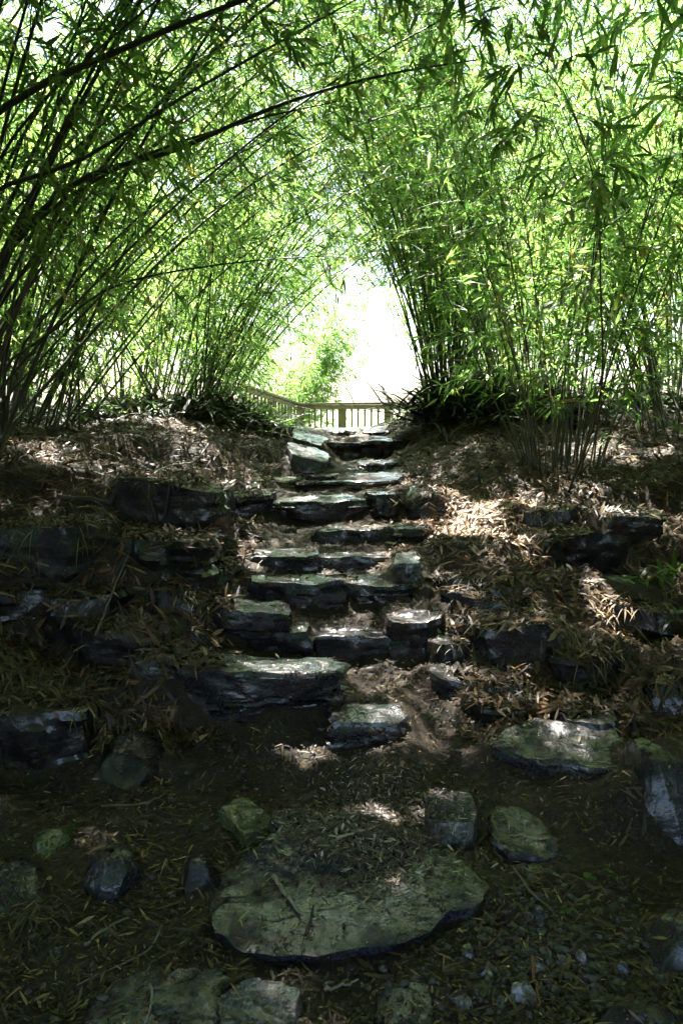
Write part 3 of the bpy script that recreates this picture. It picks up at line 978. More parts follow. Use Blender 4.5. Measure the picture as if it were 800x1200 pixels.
bamboo('broad bamboo clump just right of the upright dark one, on the same mound', (2.15, 9.6), 46, (4.5, 7.5), (3, 26), (15, 65), spread=.5, seed=9, dens=2.7, keep=in_window, start=.06, r=(.006, .012))
bamboo('slender bamboo thicket standing in the leaf litter of the right bank', (1.75, 6.3), 46, (2.6, 4.6), (2, 26), (8, 40), spread=.32, seed=10, start=.2, r=(.005, .009), leaf=.8, dry=.45, keep=in_window, leafL=(.10, .17), seg=3, nodek=.17,
       heroes=[([b3(1.7, 5.9), P(702, 470, 5.4), P(703, 330, 5.0), P(700, 240, 4.7), P(684, 170, 4.4), P(655, 100, 4.1), P(600, 60, 3.8)], .009)])
bamboo('leaning bamboo with bare lower culms at the right edge', (3.0, 6.9), 34, (3.5, 6.5), (4, 32), (10, 55), aim=PI * .95, aimk=.3, spread=.4, seed=12, dens=2.7, start=.1, r=(.006, .011), keep=in_window, dry=.3)
bamboo('far right bamboo clump seen as a green screen beyond the mound', (4.4, 10.5), 36, (4.5, 7.5), (3, 25), (20, 60), spread=.6, seed=13, dens=2.7, pal=SUNLITPAL, wts=PW, start=.1, leafL=(.09, .155), r=(.010, .016), keep=in_window)
bamboo('distant bamboo behind the right mound, its tips over the right end of the fence', (2.9, 13.5), 34, (4.5, 7.5), (3, 25), (20, 65), spread=.6, seed=14, pal=SUNLITPAL, wts=PW, start=.1, leafL=(.09, .155), r=(.010, .016), keep=in_window)
bamboo('bamboo overhanging from the near right, its big leaves dangling at the top right', (3.2, 2.3), 40, (5.5, 8), (4, 20), (50, 100), aim=PI * .95, aimk=.8, spread=.4, seed=15, r=(.006, .010), start=.4, leafL=(.12, .21), seg=3, keep=in_window, dens=6.5, shade_roof=True)  # leaves above the view thickened to shade the path
bamboo('near left bamboo added to shade the path, overhanging above the view', (-3.2, 2.6), 46, (5.5, 8), (4, 20), (45, 95), aim=.1, aimk=.8, spread=.4, seed=16, start=.4, seg=3, keep=in_window, r=(.007, .012), dens=6.5, shade_roof=True)  # added so its high leaves shade the path
# unseen clumps added behind the viewer to shade the near path
bamboo('unseen bamboo added for shade behind and left of the viewer', (-2.6, -1.2), 26, (5, 8), (4, 22), (40, 90), aim=.2, aimk=.6, spread=.5, seed=17, dens=4, start=.3, leafL=(.14, .24))
bamboo('unseen bamboo added for shade behind and right of the viewer', (2.7, -.6), 26, (5, 8), (4, 22), (40, 90), aim=PI, aimk=.6, spread=.5, seed=18, dens=4, start=.3, leafL=(.14, .24))

bamboo('shading bamboo added on the left bank beside the near clump, outside the path', (-4.2, 4.0), 40, (5.5, 8.5), (4, 24), (40, 85), aim=.1, aimk=.75, spread=.6, seed=41, dens=6.5, shade_roof=True, start=.15, leafL=(.14, .24), keep=in_window)  # added to keep sun off the left bank and path
bamboo('tallest shading bamboo, added deep in the left bank to close the canopy high over it', (-4.3, 6.2), 36, (7.5, 9.5), (4, 22), (35, 75), aim=.1, aimk=.7, spread=.6, seed=48, start=.3, dens=6.5, shade_roof=True, leafL=(.12, .22), keep=in_window)  # added to block sun above the left bank
bamboo('shading bamboo added on the right bank beyond the overhanging one', (3.9, 4.5), 42, (6, 8.5), (4, 22), (45, 90), aim=PI, aimk=.75, spread=.6, seed=42, dens=6.0, shade_roof=True, start=.15, leafL=(.14, .24), keep=in_window)  # added to keep sun off the path and right bank
bamboo('bamboo between the left bank clump and the far left screen', (-5.2, 7.4), 30, (4.5, 7.5), (4, 26), (30, 80), spread=.6, seed=43, start=.08, leafL=(.09, .155), keep=in_window)
bamboo('bamboo between the leaning clump and the far right screen', (5.0, 8.2), 30, (4.5, 7.5), (4, 26), (30, 80), spread=.6, seed=44, start=.08, leafL=(.09, .155), keep=in_window)
bamboo('bright bamboo standing behind the mound clump at the left', (-3.4, 12.0), 34, (4.5, 7), (4, 28), (30, 80), spread=.6, seed=45, pal=SUNLITPAL, wts=PW, start=.08, leafL=(.09, .155), keep=in_window)
bamboo('tall bamboo at the far right end of the fence', (1.9, 12.6), 36, (5, 8), (3, 24), (30, 85), aim=PI, aimk=.4, spread=.5, seed=46, dens=2.7, pal=SUNLITPAL, wts=PW, start=.15, leafL=(.09, .155), keep=in_window)

bamboo('low pale bamboo just beyond the left half of the fence, hanging into the bright gap', (-1.1, 20.5), 36, (3.2, 5.2), (4, 30), (30, 80), aim=0, aimk=.4, spread=.4, seed=47, start=.1, leafL=(.14, .24), r=(.006, .010),
       keep=lambda e: 400 + e[0] / e[1] * F0 < 418 + RS.normal() * 16, group='bamboo clumps along the path')


# more unseen bamboo added for shade round and behind the viewer: copies of two clumps with all their parts
def copy_clump(src, x, y, rz, label):
    r = src.copy(); COL.objects.link(r)
    r.location = (x, y, hz(x, y) - .05); r.rotation_euler = (0, 0, rz); r['label'] = label
    for ch in list(src.children):
        c = ch.copy(); COL.objects.link(c); c.parent = r
    return r


pa = bamboo('unseen bushy bamboo added for shade, leafy to the ground, behind the viewer to the left', (-4.4, -2.4), 26, (5, 7.5), (2, 24), (30, 80), spread=.5, seed=61, start=.03, leafL=(.2, .34), tw=(.4, .9), leaf=1.3)
pb = bamboo('unseen bushy bamboo added for shade, leafy to the ground, behind the viewer to the right', (4.6, -2.2), 26, (5, 7.5), (2, 24), (30, 80), spread=.5, seed=62, start=.03, leafL=(.2, .34), tw=(.4, .9), leaf=1.3)
for k_, (x_, y_, lab_) in enumerate([(-5.0, .4, 'bushy bamboo added for shade level with the viewer, far to the left'),
                            (4.9, .8, 'bushy bamboo added for shade level with the viewer, far to the right'), (-6.3, 5.4, 'bushy bamboo added for shade deep on the left side'),
                            (6.5, 3.4, 'bushy bamboo added for shade deep on the near right side'), (6.8, 6.8, 'bushy bamboo added for shade deep on the right side'), (-6.6, 8.8, 'bushy bamboo added for shade deep on the far left side')]):
    copy_clump(pa if k_ % 2 else pb, x_, y_, k_ * 1.3, lab_)


# ------------------------------------------------------------------ background trees
def tree(label, x, y, hgt, rad, seed, pal, n=9000, ls=(.16, .32)):
    rs = np.random.RandomState(seed)
    base = np.array([x, y, hz(x, y) - .1])
    root = empty('tree', base)
    tag(root, label, 'tree', 'trees beyond the bamboo')
    V, F = [], []
    off = 0
    tr = [base + np.array([rs.normal() * .12 * k, rs.normal() * .12 * k, hgt * .62 * k / 5]) for k in range(6)]
    v, q = tube(catmull(tr, 16), np.linspace(.028 * hgt, .011 * hgt, 16), 9)
    V.append(v); F.append(q); off += len(v)
    centres = []
    for k in range(9):
        a = rs.uniform(0, 2 * PI); f = rs.uniform(.45, 1)
        s = np.array(tr[2]) * (1 - f) + np.array(tr[5]) * f
        e = s + np.array([math.cos(a) * rad * rs.uniform(.4, .8), math.sin(a) * rad * rs.uniform(.4, .8), hgt * rs.uniform(.05, .32)])
        mid = (s + e) / 2 + np.array([0, 0, -.04 * hgt])
        v, q = tube(catmull([s, mid, e], 8), np.linspace(.010 * hgt, .003 * hgt, 8), 6)
        V.append(v); F.append(q + off); off += len(v)
        for _ in range(3):
            centres.append(e + rs.normal(size=3) * rad * .28)
    link('trunk', fast_mesh('trunk', np.concatenate(V) - base, [np.concatenate(F)]), M['bark'], root, smooth=True)
    centres = np.array(centres)
    ci = rs.randint(0, len(centres), n)
    Bp = centres[ci] + rand_unit(rs, n) * (rs.uniform(.2, 1, n) ** .5 * rad * rs.uniform(.22, .45, len(centres))[ci])[:, None]
    Dd = norm(rand_unit(rs, n) + np.array([0, 0, -.3]))
    L = rs.uniform(*ls, n)
    v, q, t, tn = leaves_mesh(Bp, Dd, L, L * .45, norm(rand_unit(rs, n) + np.array([0, 0, .8])), pick_tint(rs, n, pal, [1] * len(pal)), seg=2)
    link('crown', fast_mesh('crown', v - base, [q, t] if len(q) else [t], tn), M['leaf'], root)


TP = [(.05, .10, .02), (.07, .13, .03), (.04, .08, .02)]
TP2 = [(.09, .15, .03), (.11, .17, .04), (.07, .12, .03)]
tree('round leafy tree far off behind the left bamboo', -7.5, 19, 8, 3.2, 31, TP)
tree('bushy tree farther back at the far left', -13, 25, 10, 4.2, 32, TP)
tree('light green tree glimpsed just left of the bright gap', -5.0, 27, 8, 3.0, 33, TP2)
tree('leafy tree far off behind the right bamboo', 7.2, 18, 8.5, 3.2, 34, TP2)
tree('large tree farther back at the far right', 13, 24, 10, 4.4, 35, TP)
tree('light green tree glimpsed behind the right mound', 6.4, 30, 10, 3.6, 36, TP2)


# ------------------------------------------------------------------ fence
def box_between(a, b, w, h, up=np.array([0, 0, 1.])):
    a = np.array(a, float); b = np.array(b, float)
    d = norm(b - a)
    s = norm(np.cross(d, up)) if abs(d @ up) < .95 else np.array([1., 0, 0])
    u = np.cross(s, d)
    c = []
    for p in (a, b):
        for (i_, j_) in ((-1, -1), (1, -1), (1, 1), (-1, 1)):
            c.append(p + s * w / 2 * i_ + u * h / 2 * j_)
    return np.array(c), np.array([[0, 1, 2, 3], [7, 6, 5, 4], [0, 4, 5, 1], [1, 5, 6, 2], [2, 6, 7, 3], [3, 7, 4, 0]])


def bevel_obj(name, v, q, mat, root):
    me = fast_mesh(name, v, [q])
    o = link(name, me, mat, root)
    md = o.modifiers.new('bevel', 'BEVEL'); md.width = .006; md.segments = 2
    return o


def fence(label, a, b, top, nb):
    a = np.array(a, float); b = np.array(b, float)
    root = empty('picket_fence', a)
    tag(root, label, 'fence')
    up = np.array([0, 0, 1.])
    L = np.linalg.norm(b - a); d = (b - a) / L
    loc = lambda p: np.array(p) - a
    v, q = box_between(loc(a + up * top), loc(b + up * top), .11, .05)
    bevel_obj('top_rail', v, q, M['fence'], root)
    v, q = box_between(loc(a + up * (top - .075)), loc(b + up * (top - .075)), .04, .09)
    bevel_obj('upper_rail', v, q, M['fence'], root)
    v, q = box_between(loc(a + up * .12), loc(b + up * .12), .04, .09)
    bevel_obj('lower_rail', v, q, M['fence'], root)
    for k in range(nb):
        p = a + (b - a) * (k + .5) / nb
        v, q = box_between(loc(p + up * .08 + np.array([0, .04, 0])), loc(p + up * (top - .03) + np.array([0, .04, 0])), .045, .03)
        bevel_obj('baluster', v, q, M['fence'], root)
    npst = max(2, int(round(L / 1.5)) + 1)
    for k in range(npst):
        p = a + (b - a) * k / (npst - 1)
        v, q = box_between(loc(p - up * .3 + np.array([0, .11, 0])), loc(p + up * (top + .0) + np.array([0, .11, 0])), .1, .1)
        bevel_obj('post', v, q, M['fence'], root)


fence('wooden picket fence crossing the bright end of the path', (-.95, 18.6, .78), (1.95, 15.4, .78), .86, 21)
fence('wooden railing climbing away to the left from the fence corner', (-1.0, 18.5, .80), (-1.95, 15.2, 1.16), .84, 17)

# ------------------------------------------------------------------ tufts and small plants
GREEN = [(.05, .10, .02), (.08, .14, .03), (.035, .07, .018)]
DARKG = [(.025, .05, .013), (.04, .07, .018), (.035, .045, .015), (.018, .028, .01)]
STRAW = [(.17, .125, .055), (.10, .072, .034), (.06, .042, .02), (.22, .18, .10), (.06, .058, .02)]
OLIVE = [(.06, .058, .018), (.09, .072, .027), (.032, .036, .011), (.15, .115, .05)]


def tuft(name, label, cat, x, y, n, L, W, pal, down=.6, out=(0, 0), spread=.12, seed=1, z=None, group=None):
    rs = np.random.RandomState(seed)
    spread *= .8
    if cat == 'grass': L *= .75; W *= .75
    if z is None:
        pt, _ = drop(x, y); z = pt.z if pt else hz(x, y)
    base = np.array([x, y, z])
    B = base + rs.normal(size=(n, 3)) * np.array([spread, spread * .8, .015])
    for k in range(n):
        pt, _ = drop(B[k, 0], B[k, 1])
        if pt and abs(pt.z - z) < .25: B[k, 2] = pt.z - .005
    a = rs.uniform(0, 2 * PI, n)
    D0 = norm(np.stack([np.cos(a) * .8 + out[0], np.sin(a) * .8 + out[1], rs.uniform(.2, 1.1, n)], -1))
    Ls = rs.uniform(L * .5, L, n)
    # curved blade: 5 stations with gravity
    t = np.array([0, .25, .5, .75, 1.])
    C = B[:, None] + D0[:, None] * (Ls[:, None] * t)[..., None]
    dr = rs.uniform(.5, 1.3, n) * down
    C[:, :, 2] -= (dr * Ls)[:, None] * (t ** 2)[None]
    # keep blades out of the ground
    hgt = H(C[:, :, 0], C[:, :, 1]).reshape(n, 5)
    C[:, :, 2] = np.maximum(C[:, :, 2], hgt + .012 + rs.uniform(0, .02, (n, 1)))
    S = norm(np.cross(D0, np.array([0, 0, 1.]) + rs.normal(size=(n, 3)) * .3))
    wv = np.array([.4, 1, .9, .6]) * W / 2
    V = np.zeros((n, 9, 3))
    for k in range(4):
        V[:, 2 * k] = C[:, k] - S * wv[k]
        V[:, 2 * k + 1] = C[:, k] + S * wv[k]
    V[:, 8] = C[:, 4]
    bs = np.arange(n)[:, None] * 9
    Q = np.concatenate([bs + np.array([[2 * k, 2 * k + 1, 2 * k + 3, 2 * k + 2]]) for k in range(3)])
    T = bs + np.array([[6, 7, 8]])
    tn = np.repeat(pick_tint(rs, n, pal, [1] * len(pal), .35), 9, axis=0)
    me = fast_mesh(name, V.reshape(-1, 3) - base, [Q, T], tn)
    o = link(name, me, M['litter'] if pal is not GREEN else M['leaf'])
    o.location = base
    tag(o, label, cat, group)
    return o


def tuft_px(name, label, cat, u, v, D, *a, **k):
    p = P(u, v, D)
    return tuft(name, label, cat, p[0], D, *a, **k)


tuft_px('dry_grass_tuft', 'large tangle of dead straw at the left edge beside the lowest step', 'grass', 45, 800, 3.3, 330, .26, .010, OLIVE, .9, (.2, -.7), .11, 51)
tuft_px('dry_grass_tuft', 'smaller straw tangle right of the large one, over the black boulder', 'grass', 100, 830, 3.25, 140, .2, .008, OLIVE, 1.0, (.2, -.8), .09, 52)
tuft_px('dry_grass_tuft', 'straw tangle at the far left edge, above the largest tangle', 'grass', -5, 770, 3.45, 160, .22, .008, OLIVE, 1.0, (0, -.8), .13, 53)
tuft_px('dry_grass_tuft', 'straw hanging over the brow of the upper left bank', 'grass', 60, 590, 4.2, 260, .3, .009, STRAW, 1.2, (.1, -.9), .11, 54)
tuft_px('dry_grass_tuft', 'straw hanging over the dark overhanging ledge stone', 'grass', 160, 590, 4.5, 200, .26, .008, STRAW, 1.2, (.2, -.9), .10, 55)
tuft_px('dry_grass_tuft', 'olive grass drooping over the greenish boulder on the right', 'grass', 655, 725, 3.95, 150, .3, .009, OLIVE, 1.1, (-.5, -.9), .09, 56)
tuft_px('dry_grass_tuft', 'olive grass trailing to the right of the greenish boulder', 'grass', 690, 745, 3.85, 140, .28, .009, OLIVE, 1.0, (.1, -.9), .1, 57)
tuft_px('dry_grass_tuft', 'pale sunlit straw hanging in front of the right edge boulder', 'grass', 735, 700, 4.15, 80, .2, .012, [(.3, .2, .12), (.2, .13, .07)], .9, (-.2, -.9), .09, 58)
tuft_px('dry_grass_tuft', 'small olive tuft at the right end of the third step', 'grass', 506, 665, 4.45, 60, .15, .007, OLIVE, .8, (0, -.5), .05, 59)
tuft_px('dry_grass_tuft', 'drooping tuft on the brow of the big boulder of the upper right bank', 'grass', 640, 610, 5.1, 150, .3, .009, OLIVE, 1.2, (-.3, -.9), .12, 60)
tuft_px('dry_grass_tuft', 'thin tuft between the sloping slab and the fourth step on the right', 'grass', 570, 690, 4.5, 90, .24, .007, OLIVE, 1.0, (-.3, -.7), .12, 61)
tuft_px('dry_grass_tuft', 'low tuft growing by the right end of the second step', 'grass', 540, 790, 3.7, 70, .14, .007, OLIVE, .7, (-.2, -.5), .08, 62)
tuft_px('dry_grass_tuft', 'low straw tuft at the bottom left by the low dark stone', 'grass', 30, 1120, 2.1, 70, .16, .006, OLIVE, .9, (0, -.4), .05, 63)
tuft_px('dry_grass_tuft', 'straw lying on the earth at the left of the humped step stone', 'grass', 205, 762, 3.6, 120, .2, .006, STRAW, 1.1, (.3, -.5), .12, 64)
tuft_px('dry_grass_tuft', 'straw tuft on the ledge above the smooth domed boulder', 'grass', 232, 700, 3.95, 70, .2, .007, OLIVE, 1.1, (.3, -.7), .07, 65)
tuft_px('leafy_plant', 'bright green broad-bladed plant at the right edge', 'plant', 775, 655, 4.6, 46, .34, .028, GREEN, .7, (-.3, -.4), .09, 71)
tuft_px('leafy_plant', 'second green bladed plant at the right edge, lower down', 'plant', 792, 735, 4.0, 40, .26, .022, GREEN, .8, (-.3, -.4), .08, 72)
tuft_px('leafy_plant', 'dark green leafy bush on the mound left of the fence', 'plant', 245, 475, 8.6, 520, .75, .032, DARKG, .55, (.1, -.3), .4, 73)
tuft_px('leafy_plant', 'green leafy bush between the dark one and the railing', 'plant', 292, 485, 9.0, 360, .6, .026, GREEN, .55, (.1, -.3), .3, 74)
tuft_px('leafy_plant', 'yellow-green weed growing at the right end of the fence', 'plant', 470, 490, 9.6, 60, .26, .022, [(.16, .2, .04), (.10, .16, .03)], .5, (-.1, -.2), .1, 75)
tuft_px('leafy_plant', 'dark undergrowth at the foot of the upright clump', 'plant', 540, 470, 8.5, 760, .95, .03, DARKG, .4, (-.1, -.3), .36, 76)
tuft_px('leafy_plant', 'undergrowth on the mound right of the upright clump', 'plant', 610, 480, 8.3, 700, .9, .03, DARKG, .45, (-.1, -.3), .4, 77)

tuft_px('leafy_plant', 'low leafy growth on the crest of the bank at the far left', 'plant', 40, 475, 8.2, 420, .6, .028, DARKG, .5, (0, -.2), .5, 91)
tuft_px('leafy_plant', 'low leafy growth on the left crest, next to the dark mound bush', 'plant', 140, 475, 8.6, 420, .6, .028, DARKG, .5, (0, -.2), .5, 92)
tuft_px('leafy_plant', 'low leafy growth on the crest of the bank right of the mound', 'plant', 690, 465, 8.6, 420, .6, .026, DARKG, .5, (0, -.2), .5, 93)
tuft_px('leafy_plant', 'low leafy growth on the crest of the bank at the far right', 'plant', 775, 465, 8.2, 420, .6, .026, DARKG, .5, (0, -.2), .33, 94)

# small weeds with round leaves in the foreground
k = 0
for (u, v, s, lab) in [(690, 1030, .05, 'tiny green seedling farther right in the dark earth'), (660, 1072, .032, 'tiny green seedling nearest the bottom right'), (716, 1020, .03, 'tiny green seedling highest of the three at the right'),
                       (85, 985, .05, 'small green leafy seedling by the left boulder')]:
    p = P(u, v, D_at(v, .02)); k += 1
    tuft('seedling', lab, 'plant', p[0], p[1], 5, s, s * .45, GREEN, .3, (0, 0), .006, 80 + k)

# ------------------------------------------------------------------ litter
def litter(name, label, n, sampler, Lr, Wk, pal, wts, seed, lift=.006, tiltk=.16, bend=.05, offstone=.8):
    rs = np.random.RandomState(seed)
    X, Y = sampler(rs, n)
    B, Nn = [], []
    for x, y in zip(X, Y):
        pt, nn, fi_, _d = bvh.ray_cast(Vector((x, y, 4.0)), Vector((0, 0, -1)))
        if pt is None or nn.z < .25: continue
        if offstone and fi_ >= NGK and rs.uniform() < offstone: continue
        B.append(pt); Nn.append(nn)
    B = np.array([tuple(b_) for b_ in B]); Nn = np.array([tuple(b_) for b_ in Nn])
    m_ = len(B)
    Nn = norm(Nn + rs.normal(size=(m_, 3)) * tiltk)
    d = rand_unit(rs, m_); d = norm(d - Nn * (d * Nn).sum(1, keepdims=True))
    L = rs.uniform(Lr[0], Lr[1], m_) * rs.uniform(.5, 1, m_)
    B = B + Nn * (lift + rs.uniform(0, .012, (m_, 1)))
    v, q, t, tn = leaves_mesh(B - d * (L / 2)[:, None], d, L, L * Wk * rs.uniform(.6, 1.4, m_), Nn, pick_tint(rs, m_, pal, wts, .4), bend=bend, seg=3)
    o = link(name, fast_mesh(name, v, [q, t], tn), M['litter'])
    tag(o, label, kind='stuff')


def samp_all(rs, n):
    # density per screen area roughly: favour the near ground
    D = 1.5 + 9.0 * rs.uniform(size=n) ** 1.35
    X = rs.uniform(-1, 1, n) * (D * .5 + .3)
    keep_ = (fbm(np.stack([X, D, np.zeros(n)], -1) * 1.6 + 4, 3) + rs.uniform(-.35, .55, n) > -.05)
    onpath = (np.abs(X + .1) < .55) & (D > 2.4)
    keep_ &= ~(onpath & (rs.uniform(size=n) < .35))
    return X[keep_], D[keep_]


def samp_near(rs, n):
    D = 1.6 + 5.0 * rs.uniform(size=n) ** 1.3
    return rs.uniform(-1, 1, n) * (D * .47 + .25), D


def samp_banks(rs, n):
    D = 3.2 + 6.8 * rs.uniform(size=n) ** 1.25
    s = np.where(rs.uniform(size=n) < .45, -1, 1)
    X = s * (rs.uniform(.55, 1, n) * 0 + .55 + rs.uniform(0, 1, n) ** 1.1 * (D * .42))
    return X, D


def samp_chips(rs, n):
    # chips washed over the back of the big slab
    X = rs.normal(.10, .16, n); Y = rs.normal(2.62, .19, n)
    return X, Y


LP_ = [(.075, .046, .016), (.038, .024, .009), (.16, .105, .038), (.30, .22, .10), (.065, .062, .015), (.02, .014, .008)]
litter('leaf_litter', 'brown leaf litter and bits of straw scattered over the path and banks', 52000, samp_all, (.02, .085), .13, LP_, [5, 6, 3, .9, 2, 4], 101)
litter('soil_crumbs', 'fine crumbs of leaf and bark over the dark earth', 70000, samp_near, (.006, .026), .4, LP_, [5, 6, 2, .7, 2, 6], 105, .002, .3, offstone=.85)
litter('bank_litter', 'thick dry bamboo leaves covering both banks', 48000, samp_banks, (.06, .20), .11, [(.095, .056, .022), (.048, .029, .012), (.20, .135, .06), (.022, .015, .008), (.125, .062, .024)], [4, 5, 1.2, 4, 1.2], 102, .01, .35, .15, offstone=.4)
litter('wood_chips', 'pale and dark chips of twigs and leaves washed over the big slab', 9000, samp_chips, (.012, .05), .22, [(.13, .10, .075), (.06, .045, .035), (.36, .3, .24), (.015, .013, .011)], [4, 5, 1.6, 4], 103, .004, .25, offstone=0)


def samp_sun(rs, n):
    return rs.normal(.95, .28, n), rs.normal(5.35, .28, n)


litter('sunlit_leaf_litter', 'dry leaves in sunlit colours heaped on the right bank beside the sixth step', 2600, samp_sun, (.05, .14), .14, [(.42, .30, .19), (.34, .22, .14), (.5, .42, .3)], [3, 3, 1], 104, .012, .35, .15)  # sun patch painted in as paler leaves

# small gravel
rs = np.random.RandomState(77)
oct_v = np.array([[1, 0, 0], [-1, 0, 0], [0, 1, 0], [0, -1, 0], [0, 0, 1], [0, 0, -1]], float)
oct_f = np.array([[0, 2, 4], [2, 1, 4], [1, 3, 4], [3, 0, 4], [2, 0, 5], [1, 2, 5], [3, 1, 5], [0, 3, 5]])
ico_v, ico_f = [], []
PV, PF, PT = [], [], []
off = 0
X = np.concatenate([rs.uniform(-1.2, 1.2, 1500), rs.normal(.62, .2, 900)]); Y = np.concatenate([1.6 + 3.4 * rs.uniform(size=1500) ** 1.3, rs.normal(1.95, .16, 900)])
import bmesh
bm = bmesh.new(); bmesh.ops.create_icosphere(bm, subdivisions=2, radius=1)
iv = np.array([v.co[:] for v in bm.verts]); fi = np.array([[v.index for v in f.verts] for f in bm.faces]); bm.free()
for x, y in zip(X, Y):
    pt, nn = drop(x, y)
    if pt is None or nn.z < .5 or pt.z > hz(x, y) + .012: continue
    s = rs.uniform(.003, .012)
    v = iv * (1 + fbm(iv * 1.3 + rs.uniform(0, 50), 2)[:, None] * .5) * np.array([rs.uniform(.8, 1.6), rs.uniform(.8, 1.3), rs.uniform(.45, .8)]) * s
    a = rs.uniform(0, 6.28); ca, sa = math.cos(a), math.sin(a)
    v = np.stack([v[:, 0] * ca - v[:, 1] * sa, v[:, 0] * sa + v[:, 1] * ca, v[:, 2]], -1) + np.array(pt[:]) + np.array([0, 0, s * .2])
    PV.append(v); PF.append(fi + off); off += len(v)
    c = np.array([.035, .034, .031]) * rs.uniform(.4, 1.9)
    PT.append(np.tile(c, (len(v), 1)))
gr = link('gravel', fast_mesh('gravel', np.concatenate(PV), [np.concatenate(PF)], np.concatenate(PT)), M['pebble'], smooth=True, sharp=40)
tag(gr, 'fine gravel sunk in the dark earth of the path', kind='stuff')


# ------------------------------------------------------------------ sticks
def stick(label, pxs, r, lift=.012, tint=(.09, .07, .05), name='stick', free=False, group=None):
    pts = []
    for it in pxs:
        u, v, D = it
        p = P(u, v, D)
        if not free:
            pt, nn = drop(p[0], p[1])
            p[2] = pt.z + lift
        pts.append(p)
    C = catmull(pts, 14)
    rs = np.random.RandomState(len(label))
    C = C + rs.normal(size=C.shape) * r * .35
    if not free:
        for k in range(len(C)):
            pt, nn = drop(C[k, 0], C[k, 1])
            C[k, 2] = max(C[k, 2], pt.z + r * .8)
    v, q = tube(C, r * np.linspace(1, .5, 14) * (1 + rs.uniform(-.12, .12, 14)), 7)
    n = 7
    v = np.vstack([v, C[0], C[-1]])
    ar = np.arange(n)
    t1 = np.stack([np.full(n, len(v) - 2), (ar + 1) % n, ar], -1)
    t2 = np.stack([np.full(n, len(v) - 1), 13 * n + ar, 13 * n + (ar + 1) % n], -1)
    b0 = C[0].copy()
    o = link(name, fast_mesh(name, v - b0, [q, t1, t2], np.tile(np.array(tint), (len(v), 1))), M['wood'], smooth=True)
    o.location = b0
    tag(o, label, 'stick', group)


def g3(u, v, z=.1):
    return (u, v, D_at(v, z))


stick('short pale split stick lying slantwise on the big slab', [g3(322, 1012), g3(338, 1040), g3(358, 1068)], .007, tint=(.24, .21, .17))
stick('thin dark twig crossing the pale split stick on the big slab', [g3(368, 1050), g3(360, 1078), g3(352, 1098)], .003, tint=(.03, .025, .02))
stick('long dark twig along the back edge of the chips on the big slab', [g3(400, 1020), g3(440, 1008), g3(478, 998), g3(500, 994)], .004, tint=(.05, .04, .03))
stick('pale flat splinter among the chips behind the big slab', [g3(396, 984), g3(420, 976), g3(440, 970)], .006, tint=(.26, .22, .16))
stick('bleached twig pointing up-right among the chips', [g3(386, 960), g3(400, 948), g3(412, 936)], .003, tint=(.3, .27, .22))
stick('thin crooked twig right of the big slab tip', [g3(600, 1022, .02), g3(622, 1050, .02), g3(640, 1066, .02), g3(652, 1078, .02)], .004, tint=(.13, .10, .07))
stick('reddish brown stick standing out at the lower right of the big slab', [g3(622, 1120, .02), g3(628, 1150, .02), g3(632, 1172, .02)], .006, tint=(.16, .07, .03))
stick('short pale stick at the lower edge under the big slab', [g3(380, 1162, .02), g3(402, 1153, .02), g3(420, 1147, .02)], .005, tint=(.16, .13, .09))
stick('long slender stick slanting through the lower left earth', [g3(100, 1110, .03), g3(125, 1088, .03), g3(150, 1070, .03)], .005, tint=(.14, .12, .09))
stick('long thin branch lying on the earth left of the big slab', [g3(190, 1082, .03), g3(170, 1110, .03), g3(90, 1150, .03)], .004, tint=(.12, .10, .08))
stick('bent twig at the bottom left by the flat bluish slab', [g3(176, 1150, .05), g3(178, 1172, .05), g3(170, 1196, .05)], .0035, tint=(.22, .2, .16))
stick('slender branch leaning on the earth behind the mossy stone', [g3(120, 940, .04), g3(170, 938, .04), g3(196, 925, .04)], .006, tint=(.10, .08, .05))
stick('pale dead branch propped on the upper left bank', [(165, 564, 5.6), (200, 545, 5.9), (228, 525, 6.2), (244, 505, 6.5)], .009, .05, tint=(.30, .27, .22))
stick('dark stick leaning against the left bank above the straw ledge', [(112, 745, 3.55), (130, 700, 3.62), (150, 650, 3.68)], .006, tint=(.10, .085, .06), free=True)
stick('forked twig lying on the straw at the left of the humped step stone', [(190, 758, 3.6), (215, 742, 3.7), (238, 728, 3.78)], .005, .03, tint=(.14, .11, .07))
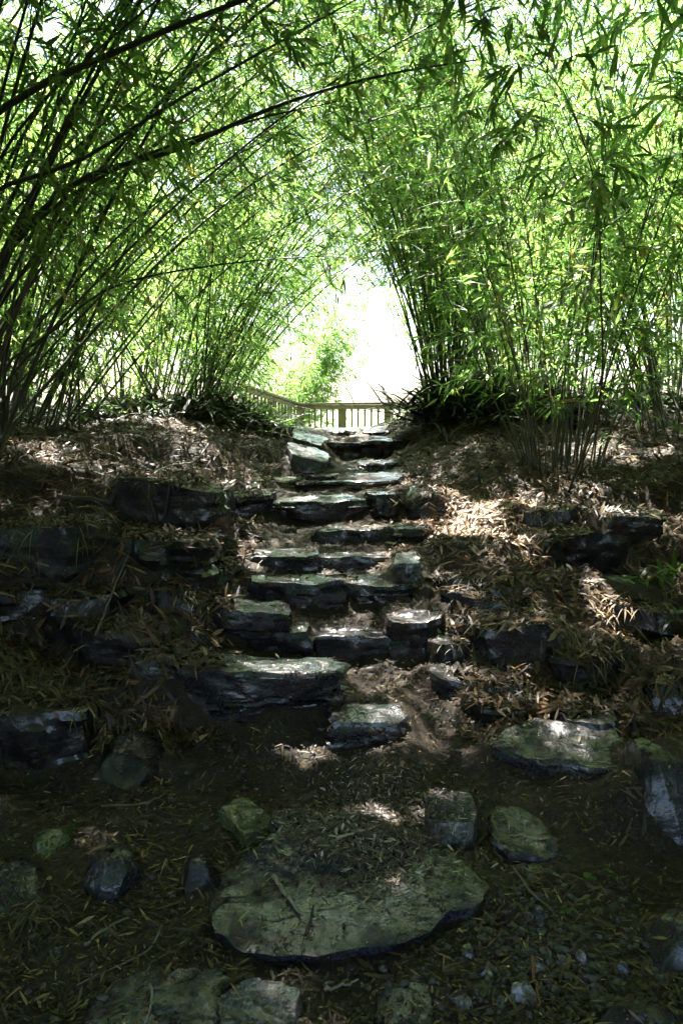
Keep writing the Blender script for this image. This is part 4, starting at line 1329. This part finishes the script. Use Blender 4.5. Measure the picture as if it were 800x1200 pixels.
stick('dark root sagging across the upper left bank', [(70, 545, 4.6), (120, 562, 4.65), (180, 590, 4.6), (215, 600, 4.6)], .02, .03, tint=(.03, .025, .018), name='root')

# ------------------------------------------------------------------ light
w = bpy.data.worlds.new('World')
sc.world = w
w.use_nodes = True
nt = w.node_tree
nt.nodes.clear()
sky = nt.nodes.new('ShaderNodeTexSky')
sky.sky_type = 'NISHITA'
sky.sun_disc = False
EL, AZ = SUN_EL, SUN_AZ
sky.sun_elevation = EL
sky.sun_rotation = AZ
sky.air_density = 1.0
sky.dust_density = 2.5
bg = nt.nodes.new('ShaderNodeBackground')
bg.inputs['Strength'].default_value = .072
wo = nt.nodes.new('ShaderNodeOutputWorld')
nt.links.new(sky.outputs[0], bg.inputs[0])
nt.links.new(bg.outputs[0], wo.inputs[0])
sun = bpy.data.lights.new('sun', 'SUN')
sun.energy = 5
sun.angle = math.radians(.5)
sun.color = (1, .95, .87)
so = bpy.data.objects.new('sun', sun)
COL.objects.link(so)
to_sun = Vector((math.sin(AZ) * math.cos(EL), math.cos(AZ) * math.cos(EL), math.sin(EL)))
so.rotation_euler = to_sun.to_track_quat('Z', 'Y').to_euler()

cam = bpy.data.cameras.new('camera')
co = bpy.data.objects.new('camera', cam)
COL.objects.link(co)
co.location = (0, 0, EYE)
co.rotation_euler = (PI / 2 - PITCH, 0, 0)
cam.sensor_fit = 'VERTICAL'
cam.sensor_height = 36
cam.lens = F0 / 1200 * 36
cam.clip_start = .05
cam.clip_end = 3000
sc.camera = co

sc.view_settings.view_transform = 'Standard'
sc.view_settings.look = 'None'
sc.view_settings.exposure = 3.4
sc.view_settings.gamma = 1
sc.view_settings.use_curve_mapping = False
cy = sc.cycles
cy.max_bounces = 5
cy.diffuse_bounces = 3
cy.glossy_bounces = 2
cy.transmission_bounces = 3
cy.use_adaptive_sampling = True
cy.adaptive_threshold = .025
cy.sample_clamp_indirect = 6
cy.use_denoising = True
cy.caustics_reflective = False
cy.caustics_refractive = False
